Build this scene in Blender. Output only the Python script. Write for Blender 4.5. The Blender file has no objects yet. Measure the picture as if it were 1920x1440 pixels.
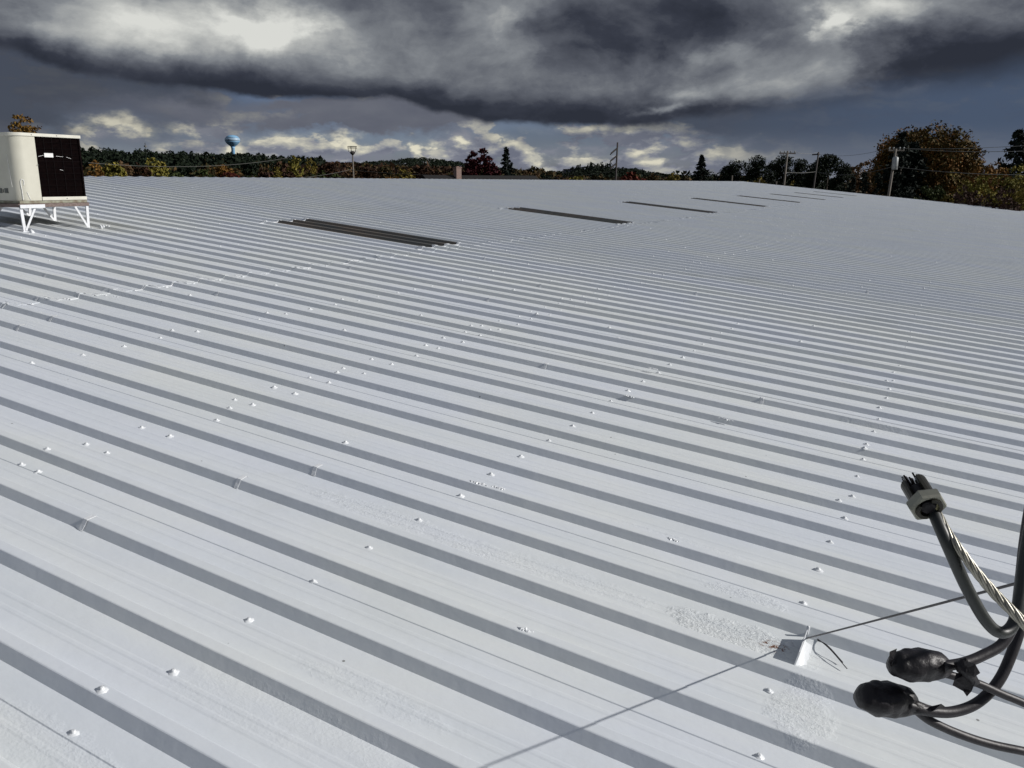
import bpy, math, random
import numpy as np
from mathutils import Matrix, Vector
random.seed(7); np.random.seed(7)
R_ = math.radians
scn = bpy.context.scene
COL = scn.collection

# ------------------------------------------------------------------ camera
EYE = 7.5
F_PX, PITCH, ROLL, AL, BE = 1562.0, 0.2385798, 0.0038623, 0.4867803, 0.0967484
right = Vector((math.cos(AL), math.sin(AL), 0)); fwd = Vector((-math.sin(AL), math.cos(AL), 0)); zup = Vector((0, 0, 1))
cF = fwd*math.cos(PITCH) - zup*math.sin(PITCH)
cU0 = fwd*math.sin(PITCH) + zup*math.cos(PITCH)
cX = right*math.cos(ROLL) + cU0*math.sin(ROLL)
cY = -right*math.sin(ROLL) + cU0*math.cos(ROLL)
CAM = Vector((0, 0, EYE))
cam_d = bpy.data.cameras.new('camera'); cam = bpy.data.objects.new('camera', cam_d); COL.objects.link(cam)
cam_d.sensor_width = 36; cam_d.lens = 36*F_PX/1920; cam_d.clip_start = 0.05; cam_d.clip_end = 20000
cam.matrix_world = Matrix(((cX.x, cY.x, -cF.x, 0), (cX.y, cY.y, -cF.y, 0), (cX.z, cY.z, -cF.z, EYE), (0, 0, 0, 1)))
scn.camera = cam

def ray(px, py):
    return (cF + cX*((px-960)/F_PX) - cY*((py-720)/F_PX))
def at_depth(px, py, d):            # d = distance along the view axis
    return CAM + ray(px, py)*d
def at_dist(px, py, d):             # d = horizontal distance
    r = ray(px, py); return CAM + r*(d/math.hypot(r.x, r.y))
def azel(px, py):
    r = ray(px, py); return (math.degrees(math.atan2(r.dot(right), r.dot(fwd))), math.degrees(math.atan2(r.z, math.hypot(r.x, r.y))))

# ------------------------------------------------------------------ roof frame (x = down the slope, y = across the ribs, z = out of the roof)
rd = Vector((math.cos(BE), 0, -math.sin(BE))); ru = Vector((0, 1, 0)); rn = Vector((math.sin(BE), 0, math.cos(BE)))
H_EYE = 1.4732
RO = CAM - rn*H_EYE
RF = Matrix(((rd.x, ru.x, rn.x, RO.x), (rd.y, ru.y, rn.y, RO.y), (rd.z, ru.z, rn.z, RO.z), (0, 0, 0, 1)))
def rp(w, u, h=0): return RO + rd*w + ru*u + rn*h
S = 0.3048; U0 = 1.1864; PAN = -0.031
W_RIDGE, W_EAVE, K0, K1 = -15.94, 3.97, -12, 225

# ------------------------------------------------------------------ light
SUN = (rd*1.48 + ru*0.65 + rn*1.0).normalized()
sun_el = math.asin(SUN.z); sun_az = math.atan2(SUN.x, SUN.y)
sd = bpy.data.lights.new('sun', 'SUN'); sd.energy = 4.15; sd.angle = R_(0.53); sd.color = (1.0, 0.965, 0.925)
so = bpy.data.objects.new('sun', sd); COL.objects.link(so)
so.rotation_euler = SUN.to_track_quat('Z', 'Y').to_euler(); so.location = (20, 0, 40)
scn.cycles.diffuse_bounces = 2; scn.cycles.glossy_bounces = 2; scn.cycles.max_bounces = 4
scn.view_settings.view_transform = 'Standard'; scn.view_settings.look = 'None'
scn.view_settings.exposure = 0.0; scn.view_settings.gamma = 1; scn.view_settings.use_curve_mapping = False

# ------------------------------------------------------------------ node helpers
class NT:
    def __init__(s, tree): s.t = tree; s.n = tree.nodes; s.l = tree.links
    def put(s, node, i, v):
        if v is None: return
        if isinstance(v, bpy.types.NodeSocket): s.l.new(v, node.inputs[i])
        else: node.inputs[i].default_value = v
    def m(s, op, a, b=None, c=None, clamp=False):
        n = s.n.new('ShaderNodeMath'); n.operation = op; n.use_clamp = clamp
        s.put(n, 0, a); s.put(n, 1, b); s.put(n, 2, c); return n.outputs[0]
    def vm(s, op, a, b=None, out=0):
        n = s.n.new('ShaderNodeVectorMath'); n.operation = op; s.put(n, 0, a); s.put(n, 1, b); return n.outputs[out]
    def comb(s, x, y, z=0.0):
        n = s.n.new('ShaderNodeCombineXYZ'); s.put(n, 0, x); s.put(n, 1, y); s.put(n, 2, z); return n.outputs[0]
    def noise(s, vec, scale=1.0, detail=5.0, rough=0.55, dist=0.0, dim='3D', color=False):
        n = s.n.new('ShaderNodeTexNoise'); n.noise_dimensions = dim; s.put(n, 'Vector', vec)
        s.put(n, 'Scale', scale); s.put(n, 'Detail', detail); s.put(n, 'Roughness', rough); s.put(n, 'Distortion', dist)
        return n.outputs['Color' if color else 'Fac']
    def vor(s, vec, scale=1.0, feat='F1', out='Distance', rnd=1.0):
        n = s.n.new('ShaderNodeTexVoronoi'); n.feature = feat; s.put(n, 'Vector', vec); s.put(n, 'Scale', scale); s.put(n, 'Randomness', rnd); return n.outputs[out]
    def ss(s, v, a, b, lo=0.0, hi=1.0):
        n = s.n.new('ShaderNodeMapRange'); n.interpolation_type = 'SMOOTHSTEP'
        s.put(n, 0, v); s.put(n, 1, a); s.put(n, 2, b); s.put(n, 3, lo); s.put(n, 4, hi); return n.outputs[0]
    def mix(s, f, a, b, mode='MIX'):
        n = s.n.new('ShaderNodeMix'); n.data_type = 'RGBA'; n.blend_type = mode
        s.put(n, 0, f)
        for i, v in ((6, a), (7, b)):
            if isinstance(v, (tuple, list)): v = (*v[:3], 1.0)
            s.put(n, i, v)
        return n.outputs[2]
    def ramp(s, f, pts, interp='LINEAR'):
        n = s.n.new('ShaderNodeValToRGB'); s.put(n, 0, f); cr = n.color_ramp; cr.interpolation = interp
        while len(cr.elements) < len(pts): cr.elements.new(0.5)
        for e, (p, c) in zip(cr.elements, pts): e.position = p; e.color = (*c, 1) if len(c) == 3 else c
        return n.outputs[0]

def lin(r, g, b):
    f = lambda c: (c/255/12.92) if c <= 10 else ((c/255+0.055)/1.055)**2.4
    return (f(r), f(g), f(b))

# ------------------------------------------------------------------ sky
world = bpy.data.worlds.new('World'); scn.world = world; world.use_nodes = True
N = NT(world.node_tree); N.n.clear()
tc = N.n.new('ShaderNodeTexCoord'); v = tc.outputs['Generated']
xr = N.vm('DOT_PRODUCT', v, tuple(right), out=1); yr = N.vm('DOT_PRODUCT', v, tuple(fwd), out=1); zr = N.vm('DOT_PRODUCT', v, (0, 0, 1), out=1)
az = N.m('MULTIPLY', N.m('ARCTAN2', xr, yr), 57.29578)
el = N.m('MULTIPLY', N.m('ARCSINE', zr), 57.29578)
# a coordinate seamless round the horizon for the noises
cyl = N.comb(N.m('MULTIPLY', N.m('SINE', N.m('DIVIDE', az, 57.3)), 57.3), N.m('MULTIPLY', el, 1.7), N.m('MULTIPLY', N.m('COSINE', N.m('DIVIDE', az, 57.3)), 57.3))
wn = N.noise(cyl, 0.16, 6, 0.55, color=True)
wsep = N.n.new('ShaderNodeSeparateXYZ'); N.l.new(wn, wsep.inputs[0])
waz = N.m('ADD', az, N.m('MULTIPLY', N.m('SUBTRACT', wsep.outputs[0], 0.5), 9.0))
wel = N.m('ADD', el, N.m('MULTIPLY', N.m('SUBTRACT', wsep.outputs[1], 0.5), 3.4))
wn2 = N.noise(cyl, 0.5, 5, 0.6, color=True)
wsep2 = N.n.new('ShaderNodeSeparateXYZ'); N.l.new(wn2, wsep2.inputs[0])
waz = N.m('ADD', waz, N.m('MULTIPLY', N.m('SUBTRACT', wsep2.outputs[0], 0.5), 2.4))
wel = N.m('ADD', wel, N.m('MULTIPLY', N.m('SUBTRACT', wsep2.outputs[1], 0.5), 1.2))

def blob(px, py, rx, ry, p=1.0):
    """soft elliptical weight around a sky direction (radii in picture units, 27.3 to the degree)"""
    a, e = azel(px, py); rx /= 27.3; ry /= 27.3
    dx = N.m('MULTIPLY_ADD', waz, 1/rx, -a/rx); dy = N.m('MULTIPLY_ADD', wel, 1/ry, -e/ry)
    q = N.m('MULTIPLY_ADD', dx, dx, N.m('MULTIPLY', dy, dy))
    return N.m('MULTIPLY', N.m('POWER', 0.3679, q), p)
def total(lst):
    o = lst[0]
    for q in lst[1:]: o = N.m('ADD', o, q)
    return o

sky = N.n.new('ShaderNodeTexSky'); sky.sky_type = 'NISHITA'; sky.sun_disc = False
sky.sun_elevation = sun_el; sky.sun_rotation = sun_az; sky.air_density = 1.0; sky.dust_density = 0.6; sky.ozone_density = 1.5
clear = N.mix(1.0, sky.outputs[0], (0.52, 0.58, 0.90, 1), 'MULTIPLY')
SKYK = 0.075
clear = N.vm('SCALE', clear, None); N.n[-1].inputs['Scale'].default_value = SKYK
# slate blue veil of distant rain at the right and upper part of the low sky
veilf = N.m('MINIMUM', total([blob(1620, 250, 340, 62, 1.0), blob(1900, 190, 330, 120, 1.0), blob(1300, 228, 200, 26, .8), blob(60, 175, 330, 72, 1.5), blob(0, 120, 200, 60, 1.0), blob(1000, 262, 120, 22, .25)]), 0.96)
veilc = N.mix(N.ss(az, 5, 28), lin(68, 73, 84), lin(70, 83, 104))
veilc = N.mix(N.m('MULTIPLY', N.ss(el, 3.6, 0.6), 0.55), veilc, lin(122, 128, 140))
# low cumulus
cn = N.noise(N.comb(N.vm('DOT_PRODUCT', cyl, (1, 0, 0), out=1), N.m('MULTIPLY', el, 2.3), N.vm('DOT_PRODUCT', cyl, (0, 0, 1), out=1)), 0.32, 7, 0.56)
cn_s = N.noise(N.comb(N.m('ADD', N.vm('DOT_PRODUCT', cyl, (1, 0, 0), out=1), 0.5), N.m('ADD', N.m('MULTIPLY', el, 2.3), 1.1), N.vm('DOT_PRODUCT', cyl, (0, 0, 1), out=1)), 0.32, 7, 0.56)
cthr = N.m('ADD', N.m('MULTIPLY', N.ss(el, 0.0, 5.0), 0.15), 0.36)
holes = total([blob(730, 262, 90, 26, .16), blob(960, 248, 75, 22, .20), blob(520, 250, 50, 20, .10), blob(250, 240, 30, 20, .08)])
cumf = N.ss(N.m('SUBTRACT', N.m('SUBTRACT', cn, cthr), holes), -0.015, 0.06)
cuml = N.m('ADD', N.m('MULTIPLY', N.m('SUBTRACT', cn, cn_s), 4.2), 0.30, clamp=True)
puffs = total([blob(205, 238, 42, 20, .9), blob(395, 236, 60, 16, .55), blob(480, 268, 16, 12, .8), blob(560, 262, 46, 12, .4), blob(670, 262, 22, 14, .7), blob(765, 275, 14, 10, .9), blob(882, 258, 44, 22, 1.0), blob(1035, 285, 30, 9, .55), blob(1100, 285, 26, 8, .5), blob(1185, 290, 34, 10, .55), blob(1352, 296, 26, 9, .5), blob(1440, 285, 34, 16, .6), blob(1250, 280, 60, 14, .2), blob(1520, 300, 20, 12, .3), blob(330, 232, 50, 12, .5), blob(620, 288, 40, 9, .4), blob(560, 290, 50, 8, .35), blob(300, 262, 30, 10, .4), blob(820, 262, 24, 10, .4), blob(700, 292, 50, 8, .35), blob(800, 300, 40, 8, .4), blob(980, 268, 20, 10, .4), blob(1010, 312, 40, 7, .4), blob(1090, 240, 60, 10, .3), blob(1140, 262, 40, 8, .3), blob(1300, 310, 60, 8, .3), blob(1600, 285, 70, 14, .25), blob(1215, 318, 50, 6, .35)])
cuml = N.m('MULTIPLY', N.m('ADD', N.m('MULTIPLY', puffs, N.m('ADD', 0.35, cuml)), N.m('MULTIPLY', cuml, 0.60)), 1.0, clamp=True)
cumf = N.m('MAXIMUM', cumf, N.m('MULTIPLY', puffs, 1.5, clamp=True))
cumc = N.ramp(cuml, [(0.0, lin(108, 112, 127)), (0.25, lin(136, 139, 149)), (0.6, lin(180, 179, 170)), (1.0, lin(224, 219, 198))])
low = N.mix(cumf, clear, cumc)
low = N.mix(N.m('MULTIPLY', veilf, N.m('SUBTRACT', 1.0, N.m('MULTIPLY', N.m('MULTIPLY', puffs, N.ss(az, 22, 8)), 0.85, clamp=True))), low, veilc)
# small scud deck under the big cloud
scud = N.m('MULTIPLY', total([blob(760, 212, 150, 17, 1.4), blob(640, 236, 130, 11, 1.2), blob(330, 205, 120, 18, .7), blob(560, 205, 60, 10, .6)]), 1.5, clamp=True)
low = N.mix(scud, low, N.mix(cn, lin(84, 88, 102), lin(112, 115, 124)))
# the big storm cloud: its base line
fc = N.n.new('ShaderNodeFloatCurve'); cv = fc.mapping.curves[0]
edge = [(-300, 50), (0, 92), (100, 120), (210, 148), (400, 168), (600, 188), (740, 190), (830, 208), (960, 226), (1100, 232), (1200, 236), (1290, 226), (1420, 205), (1500, 190), (1560, 180), (1650, 165), (1800, 150), (1920, 128), (2200, 100)]
pts = []
for px, py in edge:
    a, e = azel(px, py); pts.append(((a+45)/90, e/15))
pts = [(0.0, pts[0][1])] + pts + [(1.0, pts[-1][1])]
while len(cv.points) < len(pts): cv.points.new(0.5, 0.5)
for p_, q_ in zip(cv.points, pts): p_.location = q_
fc.mapping.update()
N.l.new(N.m('DIVIDE', N.m('ADD', N.m('ADD', az, N.m('MULTIPLY', N.m('SUBTRACT', waz, az), 0.35)), 45.0), 90.0), fc.inputs['Value'])
he = N.m('SUBTRACT', N.m('ADD', el, N.m('MULTIPLY', N.m('SUBTRACT', wel, el), 0.45)), N.m('MULTIPLY', fc.outputs[0], 15.0))
wdt = N.ss(az, 10, 19, 0.0, 1.0)
bigf = N.ss(he, N.m('MULTIPLY_ADD', wdt, -1.0, -0.28), N.m('MULTIPLY_ADD', wdt, 0.9, 0.22))
bn = N.noise(cyl, 0.10, 7, 0.56, 0.3)
bn_s = N.noise(N.vm('ADD', cyl, (1.6, 2.4, 1.0)), 0.10, 7, 0.56, 0.3)
bl = N.m('MULTIPLY', N.m('SUBTRACT', bn, bn_s), 0.98)
fine = N.noise(N.comb(waz, N.m('MULTIPLY', wel, 1.6)), 0.24, 6, 0.60)
lum = total([
    N.ss(he, 0.1, 2.2, 0.12, 0.40), bl, N.m('MULTIPLY', N.m('SUBTRACT', fine, 0.5), 0.42),
    blob(330, 40, 260, 55, .36), blob(160, 70, 120, 45, .18), blob(505, 25, 60, 40, .34), blob(520, 70, 90, 40, .16), blob(290, 75, 40, 30, .16), blob(60, 30, 100, 40, .05),
    blob(960, 30, 60, 50, .22), blob(820, 60, 160, 60, .05), blob(700, 130, 200, 30, .03),
    blob(1660, 12, 95, 30, .65), blob(1565, 55, 26, 30, .42), blob(1370, 100, 70, 18, .30), blob(1500, 110, 60, 60, .20), blob(1280, 178, 60, 22, .33), blob(1235, 205, 45, 9, .42), blob(1450, 165, 120, 30, .20), blob(1650, 170, 90, 12, .18),
    blob(1180, 85, 170, 38, -.22), blob(700, 150, 300, 30, -.06), blob(1300, 20, 240, 26, -.16), blob(1730, 105, 190, 34, -.26), blob(1150, 185, 170, 30, -.10), blob(60, 105, 120, 22, -.15), blob(480, 180, 160, 16, -.12), blob(980, 205, 300, 22, -.12), blob(1430, 150, 150, 50, .10), blob(640, 150, 120, 24, -.02), blob(20, 10, 60, 40, -.16)])
# away from the picture the cloud goes on, a little more broken and brighter overhead
lum = N.m('ADD', lum, N.ss(el, 12, 45, 0.0, 0.16))
lum = N.m('MAXIMUM', lum, 0.03)
bigc = N.ramp(lum, [(0.0, lin(42, 46, 56)), (0.16, lin(56, 60, 71)), (0.38, lin(92, 96, 105)), (0.62, lin(132, 136, 141)), (0.85, lin(182, 184, 182)), (1.0, lin(216, 217, 212))])
allc = N.mix(bigf, low, bigc)
gap = N.m('MULTIPLY', N.ss(N.noise(cyl, 0.055, 4, 0.5), 0.52, 0.62), N.ss(el, 16, 30))
allc = N.mix(gap, allc, clear)
# below the horizon: dull ground tone
allc = N.mix(N.ss(el, -0.5, -2.5), allc, (0.10, 0.10, 0.09))
bg = N.n.new('ShaderNodeBackground'); N.l.new(allc, bg.inputs[0]); bg.inputs[1].default_value = 1.0
world.cycles.sampling_method = 'NONE'
wo = N.n.new('ShaderNodeOutputWorld'); N.l.new(bg.outputs[0], wo.inputs[0])

# ------------------------------------------------------------------ materials
MATS = {}
def newmat(name):
    m = bpy.data.materials.new(name); m.use_nodes = True; M = NT(m.node_tree)
    b = m.node_tree.nodes['Principled BSDF']; MATS[name] = m; return m, M, b
def bump(M, b, h, strength=0.3, dist=0.01):
    n = M.n.new('ShaderNodeBump'); M.put(n, 'Height', h); n.inputs['Strength'].default_value = strength; n.inputs['Distance'].default_value = dist
    M.l.new(n.outputs[0], b.inputs['Normal'])
def simple(name, c, c2=None, rough=0.6, metal=0.0, scale=8.0, spec=0.5, bmp=0.0, stretch=None):
    m, M, b = newmat(name); t = M.n.new('ShaderNodeTexCoord').outputs['Object']
    if stretch: t = M.vm('MULTIPLY', t, stretch)
    f = M.noise(t, scale, 5, 0.6)
    M.l.new(M.mix(M.ss(f, .3, .7), c, c2 or tuple(x*0.75 for x in c)), b.inputs['Base Color'])
    b.inputs['Roughness'].default_value = rough; b.inputs['Metallic'].default_value = metal; b.inputs['Specular IOR Level'].default_value = spec
    if bmp: bump(M, b, f, bmp, 0.01)
    return m

# white elastomeric roof paint
m, M, b = newmat('roof_paint')
pos = M.n.new('ShaderNodeNewGeometry').outputs['Position']
n1 = M.noise(M.vm('MULTIPLY', pos, (0.6, 1.6, 1)), 0.9, 5, 0.6)
n2 = M.noise(M.vm('MULTIPLY', pos, (0.35, 2.2, 1)), 2.3, 5, 0.65)
col = M.mix(M.ss(n1, .36, .64), (0.664, 0.700, 0.752), (0.704, 0.732, 0.728))
col = M.mix(M.ss(n2, .35, .8, 0, .42), col, (0.55, 0.60, 0.64))
# each coat was rolled panel by panel: slight tint steps
oi = M.n.new('ShaderNodeObjectInfo').outputs['Random']
n3 = M.noise(M.vm('MULTIPLY', pos, (0.8, 1.2, 1)), 0.55, 6, 0.7, 0.8)
col = M.mix(M.ss(n3, .56, .74, 0, .30), col, (0.50, 0.52, 0.48))
col = M.mix(M.m('MULTIPLY', oi, 0.22), col, (0.615, 0.655, 0.69))
# dark pits and specks
sp = M.vor(pos, 9.0); spc = M.vor(pos, 9.0, out='Color')
sps = M.n.new('ShaderNodeSeparateXYZ'); M.l.new(spc, sps.inputs[0])
pit = M.m('MULTIPLY', M.ss(sp, 0.055, 0.03), M.m('GREATER_THAN', sps.outputs[0], 0.86))
sx = M.n.new('ShaderNodeSeparateXYZ'); M.l.new(pos, sx.inputs[0])
def near(cx, cy, rx, ry):
    dx = M.m('DIVIDE', M.m('SUBTRACT', sx.outputs[0], cx), rx); dy = M.m('DIVIDE', M.m('SUBTRACT', sx.outputs[1], cy), ry)
    return M.m('ADD', M.m('MULTIPLY', dx, dx), M.m('MULTIPLY', dy, dy))
def ppos(px, py):
    r = ray(px, py); t = -(H_EYE - PAN)/r.dot(rn); q = CAM + r*t; return q.x, q.y
edgen = M.noise(pos, 14, 4, .6)
patches = [((1385, 1192), .26, .085, 1.0), ((1340, 1172), .14, .05, .7), ((1060, 1080), .38, .06, .30), ((900, 1030), .28, .06, .38), ((720, 965), .45, .06, .38), ((1400, 1118), .17, .05, .6), ((1500, 1340), .10, .16, .5), ((560, 1350), .45, .05, .18), ((430, 1330), .3, .05, .16), ((90, 1400), .35, .08, .25), ((1250, 1010), .4, .05, .25), ((1210, 700), .28, .10, .40), ((1640, 805), .20, .08, .40), ((250, 560), .5, .15, .2), ((700, 1300), .30, .05, .25)]
pm = None
for (pp, rx, ry, st) in patches:
    cx, cy = ppos(*pp)
    q = M.m('MULTIPLY', M.ss(M.m('ADD', near(cx, cy, rx, ry), M.m('MULTIPLY', M.m('SUBTRACT', edgen, .5), 2.2)), 1.15, 0.35), st)
    pm = q if pm is None else M.m('MAXIMUM', pm, q)
v1 = M.vor(M.vm('MULTIPLY', pos, (1.0, 1.6, 1)), 75); v1n = M.noise(pos, 62, 4, .7, 1.2)
pits2 = M.m('MULTIPLY', M.ss(M.noise(pos, 48, 3, .6), .66, .72), M.ss(pm, .25, .7))
col = M.mix(M.m('MULTIPLY', pit, .8), col, (0.12, 0.12, 0.11))
col = M.mix(M.m('MULTIPLY', pits2, .55), col, (0.16, 0.16, 0.14))
rx_, ry_ = ppos(1452, 1213)
rust = M.m('MULTIPLY', M.ss(near(rx_, ry_, .06, .04), 1.0, .2), M.ss(M.noise(pos, 40, 4, .7), .5, .58))
col = M.mix(rust, col, (0.16, 0.07, 0.035))
# blotchy, darker grey-green patch around the cooling unit's right front leg
stx, sty = ppos(150, 418)
unit_tint = M.m('MULTIPLY', M.ss(near(stx, sty, 1.2, .5), 1.2, .2), M.ss(n2, .3, .6))
col = M.mix(M.m('MULTIPLY', unit_tint, .5), col, (0.50, 0.50, 0.42))
M.l.new(col, b.inputs['Base Color'])
b.inputs['Roughness'].default_value = 0.42; b.inputs['Specular IOR Level'].default_value = 0.4
hgt = M.m('ADD', M.m('MULTIPLY', M.noise(M.vm('MULTIPLY', pos, (1, 1.3, 1)), 7, 4, .6), 0.9), M.m('MULTIPLY', M.noise(pos, 55, 3, .6), 0.05))
hgt = M.m('ADD', hgt, M.m('MULTIPLY', M.noise(M.vm('MULTIPLY', pos, (.5, 2.2, 1)), 1.6, 3, .5), 1.2))
hgt = M.m('ADD', hgt, M.m('MULTIPLY', M.m('ADD', v1n, M.m('MULTIPLY', v1, .4)), M.m('MULTIPLY', pm, 2.2)))
bump(M, b, hgt, 0.55, 0.0045)
ROOF = m

m, M, b = newmat('roof_sealant'); pos = M.n.new('ShaderNodeNewGeometry').outputs['Position']
b.inputs['Base Color'].default_value = (0.80, 0.81, 0.82, 1); b.inputs['Roughness'].default_value = 0.35; bump(M, b, M.noise(pos, 60, 4, .6), .6, .003)
SEAL = m
b.inputs['Base Color'].default_value = (0.70, 0.725, 0.745, 1)
m, M, b = newmat('fibreglass'); pos = M.n.new('ShaderNodeNewGeometry').outputs['Position']
f = M.noise(M.vm('MULTIPLY', pos, (1, 4, 1)), 1.4, 5, .6)
M.l.new(M.mix(M.ss(f, .42, .62), (0.072, 0.075, 0.072), (0.105, 0.088, 0.072)), b.inputs['Base Color']); b.inputs['Roughness'].default_value = .55; bump(M, b, M.noise(pos, 25, 4, .6), .3, .003)
FIBRE = m
WHITE_STEEL = simple('white_steel', (0.70, 0.72, 0.745), (0.62, 0.635, 0.655), .4, 0, 12, bmp=.1)
WALLM = simple('wall_metal', (0.55, 0.54, 0.50), (0.45, 0.44, 0.41), .5, 0, 2)
CREAM = simple('cream_casing', (0.53, 0.52, 0.44), (0.47, 0.46, 0.385), .38, 0, 3)
CREAM_T = simple('cream_trim', (0.62, 0.61, 0.53), (0.55, 0.54, 0.47), .4, 0, 6)
COIL = simple('coil_fins', (0.003, 0.0016, 0.002), (0.006, 0.003, 0.003), .9, 0, 30, spec=.04)
GUARD = simple('guard_wire', (0.006, 0.004, 0.0045), None, .8, 0, 30, spec=.1)
LABELW = simple('label_white', (0.72, 0.73, 0.72), (0.62, 0.62, 0.61), .5, 0, 20)
DRIP = simple('paint_drip', (0.82, 0.82, 0.78), None, .35, 0, 40)
LOUVRE = simple('louvre_grey', (0.10, 0.11, 0.10), (0.16, 0.165, 0.15), .6, 0, 60)
WOODB = simple('weathered_wood', (0.20, 0.155, 0.14), (0.11, 0.08, 0.07), .85, 0, 9, bmp=.4, stretch=(1, 6, 6))
RUSTM = simple('rusty_pan', (0.17, 0.14, 0.10), (0.30, 0.31, 0.24), .7, .2, 14)
BLACKR = simple('black_jacket', (0.011, 0.009, 0.012), (0.019, 0.017, 0.020), .50, 0, 25, spec=.5, bmp=.15)
GREENR = simple('green_black_jacket', (0.012, 0.016, 0.015), (0.024, 0.029, 0.027), .45, 0, 18, spec=.6, bmp=.12)
TAPE = simple('black_tape', (0.007, 0.006, 0.008), (0.012, 0.010, 0.013), .48, 0, 30, spec=.4, bmp=.4)
ALU = simple('aluminium_strand', (0.40, 0.385, 0.33), (0.27, 0.26, 0.22), .42, .75, 25, bmp=.2)
ZINC = simple('zinc_nut', (0.30, 0.30, 0.25), (0.20, 0.20, 0.165), .45, .7, 12, bmp=.15)
BOLTM = simple('dark_connector', (0.022, 0.022, 0.018), (0.045, 0.042, 0.030), .35, .5, 14, bmp=.2)
BRASS = simple('brass_inside', (0.42, 0.40, 0.24), (0.28, 0.26, 0.15), .4, .6, 20)
STEELW = simple('steel_wire', (0.022, 0.02, 0.024), (0.045, 0.04, 0.045), .5, .5, 30)
POLEW = simple('pole_wood', (0.18, 0.165, 0.14), (0.12, 0.105, 0.09), .85, 0, 3, bmp=.3, stretch=(4, 4, .6))
POLED = simple('pole_wood_dark', (0.055, 0.048, 0.045), (0.035, 0.03, 0.03), .85, 0, 3, bmp=.3)
PGREY = simple('transformer_grey', (0.30, 0.32, 0.32), (0.24, 0.25, 0.25), .45, .2, 5)
LINEM = simple('line_wire', (0.14, 0.14, 0.13), None, .6, .3, 5)
TOWERB = simple('tower_blue', (0.22, 0.42, 0.62), (0.17, 0.36, 0.56), .45, 0, .2)
TOWERW = simple('tower_band', (0.34, 0.47, 0.58), (0.27, 0.40, 0.53), .45, 0, .25)
SHING = simple('dark_shingle', (0.004, 0.0035, 0.0035), (0.007, 0.006, 0.006), .97, 0, 4)
SIDING = simple('tan_siding', (0.36, 0.24, 0.15), (0.30, 0.20, 0.12), .8, 0, 3)
m, M, b = newmat('chimney_brick'); o_ = M.n.new('ShaderNodeTexCoord').outputs['Object']
bt = M.n.new('ShaderNodeTexBrick'); M.l.new(M.vm('ADD', M.comb(M.vm('DOT_PRODUCT', o_, (1, 1, 0), out=1), M.vm('DOT_PRODUCT', o_, (0, 0, 1), out=1)), (0, 0, 0)), bt.inputs['Vector'])
bt.inputs['Color1'].default_value = (.26, .155, .125, 1); bt.inputs['Color2'].default_value = (.20, .13, .11, 1); bt.inputs['Mortar'].default_value = (.3, .27, .24, 1)
bt.inputs['Scale'].default_value = 4.5; M.l.new(bt.outputs[0], b.inputs['Base Color']); b.inputs['Roughness'].default_value = .9
BRICK = m
m, M, b = newmat('ground_grass'); pos = M.n.new('ShaderNodeNewGeometry').outputs['Position']
g1 = M.noise(pos, .05, 6, .6); g2 = M.noise(pos, 1.5, 5, .6)
c = M.mix(M.ss(g1, .35, .65), (0.045, 0.05, 0.02), (0.075, 0.06, 0.03)); c = M.mix(M.m('MULTIPLY', g2, .5), c, (0.03, 0.035, 0.012))
M.l.new(c, b.inputs['Base Color']); b.inputs['Roughness'].default_value = 1.0; bump(M, b, g2, .5, .1)
GRASS = m
BARK = simple('bark', (0.055, 0.045, 0.035), (0.03, 0.024, 0.02), .95, 0, 4, bmp=.5)
TWIG = simple('grey_twigs', (0.10, 0.09, 0.085), (0.07, 0.06, 0.06), .95, 0, 4)

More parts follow.
